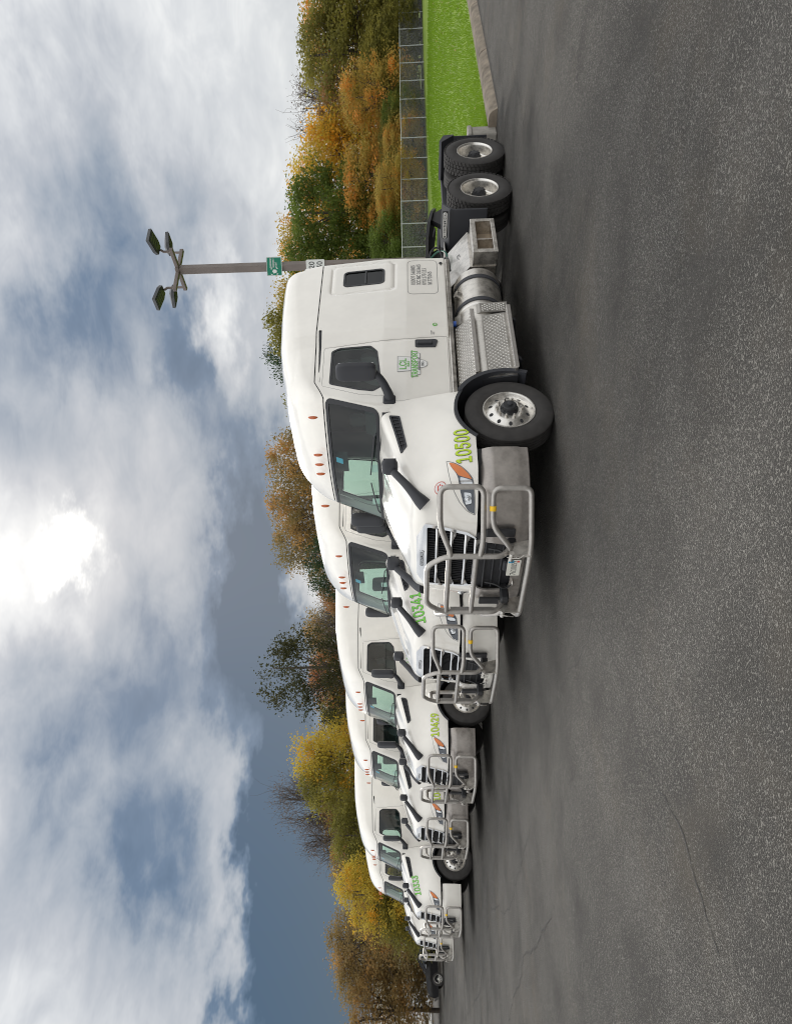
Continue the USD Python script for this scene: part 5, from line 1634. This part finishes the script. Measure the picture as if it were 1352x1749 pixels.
# kind, x, y, height, half width, where it stands
TREES = [
    ('olive', -16.0, 63.6, 11.0, 3.7, 'olive green tree above the fence near the right end, beside the bare grey tree'),
    ('orange', -16.4, 69.8, 11.2, 2.9, 'orange tree top rising behind the olive tree at the right end'),
    ('olive', -13.6, 67.0, 9.3, 3.7, 'broad olive tree at the far right end of the tree line'),
    ('bare', -24.7, 75.3, 13.8, 4.3, 'bare greyish purple tree standing taller behind the reddish tree'),
    ('red', -19.2, 60.3, 9.2, 2.5, 'pinkish red tree between the bare grey tree and the golden tree'),
    ('orange', -15.5, 53.2, 6.7, 2.0, 'low orange brown tree in front of the bare grey tree'),
    ('golden', -20.9, 59.6, 10.1, 2.6, 'bright golden tree just right of the tallest golden orange tree'),
    ('golden', -22.5, 56.7, 11.8, 3.3, 'tallest golden orange tree in the group beyond the lawn'),
    ('orange', -20.3, 50.0, 6.6, 2.6, 'shorter orange tree in front of the tallest golden tree'),
    ('green', -23.6, 51.7, 11.9, 3.1, 'full green tree between the golden tree and the lamp post'),
    ('orange', -29.7, 57.5, 13.8, 2.7, 'orange tree top showing above the green trees by the lamp post'),
    ('green', -27.2, 49.7, 12.4, 2.4, 'green tree directly behind the lamp post'),
    ('green', -15.5, 49.9, 3.6, 1.3, 'small light green bush at the fence below the reddish tree'),
    ('orange', -26.4, 43.0, 12.1, 2.0, 'orange tipped tree above the nearest truck, just left of the lamp post'),
    ('olive', -26.8, 40.3, 12.7, 2.1, 'tall olive brown tree above the middle of the nearest truck roof'),
    ('evergreen', -30.0, 40.4, 13.6, 1.8, 'dark sparse treetop above the front of the nearest truck roof'),
    ('olive', -31.8, 39.0, 11.6, 2.0, 'low olive treetop just showing above the brow of the nearest truck'),
    ('olive', -33.8, 37.1, 10.0, 2.0, 'olive tree hidden mostly behind the nearest truck cab'),
    ('rust', -25.9, 25.3, 10.6, 1.9, 'rust brown tree just left of the nearest truck roof'),
    ('rust', -29.2, 24.6, 10.9, 2.0, 'tall rust brown tree over the second truck roof, thinning to twigs'),
    ('rust', -32.2, 24.1, 11.0, 1.9, 'thin rust brown tree over the second truck, left of its taller neighbours'),
    ('evergreen', -27.8, 20.0, 8.3, 1.4, 'dark evergreen tree behind the windscreen of the second truck'),
    ('evergreen', -30.3, 20.1, 8.2, 1.3, 'dark evergreen tree sloping down over the front of the second truck roof'),
    ('red', -34.2, 21.4, 7.8, 1.2, 'small reddish tree between the second and third truck roofs'),
    ('bare', -41.7, 24.6, 9.4, 1.9, 'bare tree of thin upright twigs behind the third truck roof'),
    ('bare', -42.6, 23.1, 9.2, 1.7, 'bare grey tree beside the tall dark tree over the third truck'),
    ('darksparse', -40.2, 19.3, 12.7, 2.5, 'tall dark spreading tree, highest above the third truck roof'),
    ('red', -43.9, 20.8, 9.6, 1.9, 'red and orange tree under the tall dark tree'),
    ('olive', -46.7, 19.8, 8.9, 2.1, 'olive brown tree above the windscreen of the third truck'),
    ('golden', -42.7, 14.0, 9.9, 1.9, 'bright golden yellow tree above the fourth truck'),
    ('olive', -43.4, 12.2, 9.5, 1.9, 'yellow green tree touching the bright golden tree on its left'),
    ('bare', -51.3, 14.0, 12.9, 2.5, 'bare brown tree behind the yellow green tree, with fine bare tips'),
    ('bare', -52.1, 11.6, 10.6, 2.3, 'bare brown tree sloping down left of the yellow green tree'),
    ('olive', -42.5, 8.7, 7.1, 1.9, 'olive tree behind the roof of the fifth truck'),
    ('olive', -43.0, 7.1, 6.1, 1.7, 'smaller olive tree above the windscreen of the fifth truck'),
    ('golden', -39.4, 4.7, 6.2, 1.6, 'golden orange tree above the hood of the sixth truck'),
    ('rust', -47.5, 5.3, 5.8, 1.8, 'rust brown tree beyond the nose of the farthest truck'),
    ('brownsparse', -51.8, 4.6, 7.8, 2.5, 'thin brown tree in front of the right end of the white building'),
    ('brownsparse', -54.1, 3.0, 7.3, 2.5, 'thin brown tree in front of the white building, above the black car'),
    ('brownsparse', -54.3, 1.0, 6.4, 2.5, 'thin brown tree at the far left edge of the picture'),
    ('rust', -49.3, 27.4, 11.0, 2.7, 'rust brown tree behind the bare grey trees over the third truck'),
    ('rust', -49.3, 18.9, 9.3, 2.2, 'rust brown tree between the red tree and the bright golden tree'),
    ('rust', -51.7, 12.9, 8.9, 2.5, 'rust brown tree in front of the sloping bare brown tree'),
    ('rust', -59.5, 6.5, 7.3, 2.4, 'low rust brown tree just right of the white building'),
    ('rust', -48.8, 8.5, 7.6, 2.1, 'rust brown tree rising behind the small olive tree over the fifth truck'),
]
UNDERGROWTH = [
    ('orange', -18.0, 43.4, 4.2, 1.8),
    ('green', -19.7, 40.2, 4.3, 1.8),
    ('orange', -16.8, 47.2, 4.0, 1.7),
    ('olive', -15.0, 58.1, 5.5, 2.8),
    ('olive', -13.8, 63.3, 5.7, 3.0),
    ('olive', -15.2, 53.8, 4.1, 1.9),
    ('orange', -19.0, 41.7, 4.5, 1.6),
    ('green', -20.2, 37.5, 3.9, 1.7),
    ('olive', -13.9, 59.6, 3.9, 2.3),
    ('olive', -13.0, 64.5, 3.7, 2.4),
    ('olive', -16.4, 49.1, 4.0, 1.8),
    ('olive', -17.6, 45.8, 3.8, 1.6),
    ('olive', -41.1, 21.7, 6.1, 2.7),
    ('orange', -42.7, 18.8, 6.1, 2.7),
    ('orange', -44.1, 15.9, 6.0, 2.7),
    ('olive', -44.8, 11.2, 5.7, 2.7),
    ('orange', -43.7, 8.2, 5.3, 2.2),
    ('olive', -40.5, 4.7, 4.4, 2.0),
    ('olive', -34.1, 25.0, 7.0, 2.5),
    ('olive', -35.9, 22.4, 5.8, 2.1),
    ('olive', -33.5, 28.8, 7.6, 2.6),
]
WIDE = {'bare': 1.1, 'evergreen': 1.15, 'green': 1.2, 'golden': 1.25}
for kind, x, y, top, r, where in TREES:
    z = float(lawn_z(np.array(x), np.array(y))) if y > LY and x > -120 else 0.05
    h = top - z
    path = thing('bush' if h < 6 else 'tree', where, 'bush' if h < 6 else 'tree', (x, y, z), (x * 7.3 + y * 3.1) % 6.28)
    UsdGeom.Xformable(stage.GetPrimAtPath(path)).AddScaleOp().Set(Gf.Vec3f(WIDE.get(kind, 1.35) * r / 2.6, WIDE.get(kind, 1.35) * r / 2.6, h / 10.0))
    stage.GetPrimAtPath(path).GetReferences().AddInternalReference(f'/World/tree_{kind}')
    stage.GetPrimAtPath(path).SetInstanceable(True)


def undergrowth():
    path = '/World/undergrowth'
    pi = UsdGeom.PointInstancer.Define(stage, path)
    kinds = ['green', 'orange', 'olive']
    for k in kinds:
        c = UsdGeom.Xform.Define(stage, f'{path}/{k}_bush')
        c.GetPrim().GetReferences().AddInternalReference(f'/World/tree_{k}')
    pi.CreatePrototypesRel().SetTargets([f'{path}/{k}_bush' for k in kinds])
    pos, sc, ori, idx = [], [], [], []
    rng = np.random.default_rng(3)
    more = []
    for kind, x, y, top, r in UNDERGROWTH:
        z = float(lawn_z(np.array(x), np.array(y))) if y > LY else 0.05
        h = max(top - z, 1.5)
        for _ in range(2):
            dx, dy = rng.normal(0, r * 0.18, 2)
            a = rng.uniform(0, 6.28)
            f = rng.uniform(0.75, 1.05)
            pos.append(Gf.Vec3f(x + dx, y + dy, z)); sc.append(Gf.Vec3f(r / 2.6 * 1.15, r / 2.6 * 1.15, h * f / 10)); ori.append(Gf.Quath(math.cos(a / 2), 0, 0, math.sin(a / 2))); idx.append(kinds.index(kind))
    pi.CreatePositionsAttr(pos); pi.CreateScalesAttr(sc); pi.CreateOrientationsAttr(ori); pi.CreateProtoIndicesAttr(idx)
    tag(path, 'dense mixed undergrowth of green and brown bushes below the trees', 'undergrowth', kind='stuff')


undergrowth()


# ------------------------------------------------------------------ white building and black car at the far end of the row
def building():
    t = thing('white_building', 'long white building behind the thin brown trees beyond the black car', 'building', (-85.0, -1.0, 0.0), 0.06)
    W, D_, H = 28.0, 14.0, 6.0
    put(t, 'wall', cbox((-D_, -W / 2, 0), (0, W / 2, H), 0.03), 'siding_white')
    put(t, 'roof', hull([(x, y, z) for y in (-W / 2 - 0.3, W / 2 + 0.3) for x, z in ((0.3, H), (-D_ - 0.3, H), (-D_ / 2, H + 0.5), (0.3, H + 0.12))]), 'roof_grey')
    for k in range(26):
        put(t, 'siding_rib', cbox((0.0, -W / 2 + 0.5 + k, 0.2), (0.03, -W / 2 + 0.56 + k, H - 0.1), 0.008), 'siding_white')
    for y in (-8, -2, 6):
        d = put(t, 'dock_door', cbox((0.0, y, 0.1), (0.06, y + 2.6, 3.0), 0.01), 'sign_white')


building()


def car():
    t = thing('black_car', 'shiny black car parked past the farthest truck', 'car', (-44.4, 2.65, 0.0), -0.04)
    # side profile (y back, z up), front at -y
    prof = [(-2.25, 0.36), (-2.34, 0.55), (-2.28, 0.78), (-2.05, 0.92), (-1.15, 1.03), (-0.95, 1.04), (-0.95, 1.0), (1.9, 1.02), (2.15, 1.05), (2.32, 0.98), (2.36, 0.6), (2.28, 0.33)]
    body = trimesh.creation.extrude_polygon(Polygon(prof).buffer(0.05).buffer(-0.02), 1.78, engine='earcut')
    body = body.subdivide_to_size(0.25)
    v = body.vertices
    w = v[:, 2] / 0.89 - 1
    body.vertices = np.stack([w * 0.89 * (1 - 0.06 * np.clip((np.abs(v[:, 0]) - 1.5) / 0.8, 0, 1) - 0.03 * np.clip((v[:, 1] - 0.8) / 0.3, 0, 1)), v[:, 0], v[:, 1]], 1)
    body.fix_normals()
    wells = []
    for y in (-1.42, 1.40):
        wells.append(trimesh.creation.cylinder(radius=0.37, height=3.0, transform=trimesh.transformations.translation_matrix([0, y, 0.33]) @ trimesh.transformations.rotation_matrix(np.pi / 2, [0, 1, 0])))
    try:
        body = trimesh.boolean.difference([body] + wells, engine='manifold')
    except Exception:
        pass
    put(t, 'body', body, 'car_black', smooth=35)
    cab = [(-1.05, 1.02), (-0.25, 1.50), (0.2, 1.55), (1.3, 1.54), (1.95, 1.42), (2.2, 1.04)]
    hw = lambda z: 0.82 - 0.26 * (z - 1.02)
    put(t, 'greenhouse', hull([(s * (hw(z) - 0.015), y + 0.02, z - 0.01) for s in (-1, 1) for y, z in cab]), 'lamp_dark')
    put(t, 'roof', hull([(s * hw(z), y, z) for s in (-1, 1) for y, z in ((-0.27, 1.50), (0.2, 1.565), (1.3, 1.555), (1.95, 1.44), (1.9, 1.41), (-0.2, 1.47))]), 'car_black', smooth=30)
    for s in (-1, 1):
        P = lambda y, z, o=0.006: (s * (hw(z) + o), y, z)
        put(t, 'pillar', tube([P(-1.08, 1.02), P(-0.27, 1.50)], 0.035, 6), 'car_black')
        put(t, 'pillar', tube([P(0.42, 1.02), P(0.45, 1.53)], 0.04, 6), 'car_black')
        put(t, 'pillar', tube([P(1.35, 1.02), P(1.30, 1.53)], 0.04, 6), 'car_black')
        put(t, 'pillar', tube([P(2.2, 1.03), P(1.93, 1.43)], 0.05, 6), 'car_black')
        put(t, 'chrome_trim', tube([P(-0.95, 1.035, 0.012), P(2.1, 1.045, 0.012)], 0.010, 6), 'chrome')
        put(t, 'door_mirror', hull([(s * x, y, z) for x in (0.88, 1.04) for y, z in ((-0.72, 1.03), (-0.60, 1.03), (-0.62, 1.16), (-0.70, 1.15))]), 'car_black')
        put(t, 'headlight', hull([(s * x, y, z) for x, y in ((0.55, -2.25), (0.84, -2.02), (0.84, -1.9), (0.55, -2.15)) for z in (0.72, 0.84)]), 'lamp_clear')
        for y in (-1.42, 1.40):
            m = lathe([(0.20, -0.1), (0.31, -0.1), (0.335, -0.08), (0.34, 0.0), (0.335, 0.08), (0.31, 0.10), (0.225, 0.095), (0.215, 0.06)], 36)
            m.vertices += [0.80, y, 0.34]
            w_ = put(t, 'wheel', m if s > 0 else mirror(m), 'tyre_rubber', smooth=35)
            sp = [lathe([(0.225, 0.09), (0.215, 0.06), (0.205, 0.085), (0.215, 0.095), (0.225, 0.09)], 36)]
            for q in range(10):
                b_ = hull([(x, y_, z) for x in (0.05, 0.085) for y_, z in ((-0.022, 0.03), (0.022, 0.03), (0.014, 0.21), (-0.014, 0.21))])
                b_.apply_transform(trimesh.transformations.rotation_matrix(q * np.pi / 5, [1, 0, 0]))
                sp.append(b_)
            sp.append(lathe([(0.05, 0.05), (0.05, 0.095), (0.0, 0.10)], 16))
            sp = trimesh.util.concatenate(sp)
            sp.vertices += [0.80, y, 0.34]
            put(w_, 'rim', sp if s > 0 else mirror(sp), 'polished_aluminium', smooth=30)
            put(w_, 'brake', (lambda m_: m_ if s > 0 else mirror(m_))(trimesh.creation.cylinder(radius=0.19, height=0.02, transform=trimesh.transformations.translation_matrix([0.82, y, 0.34]) @ trimesh.transformations.rotation_matrix(np.pi / 2, [0, 1, 0]))), 'frame_black')


car()
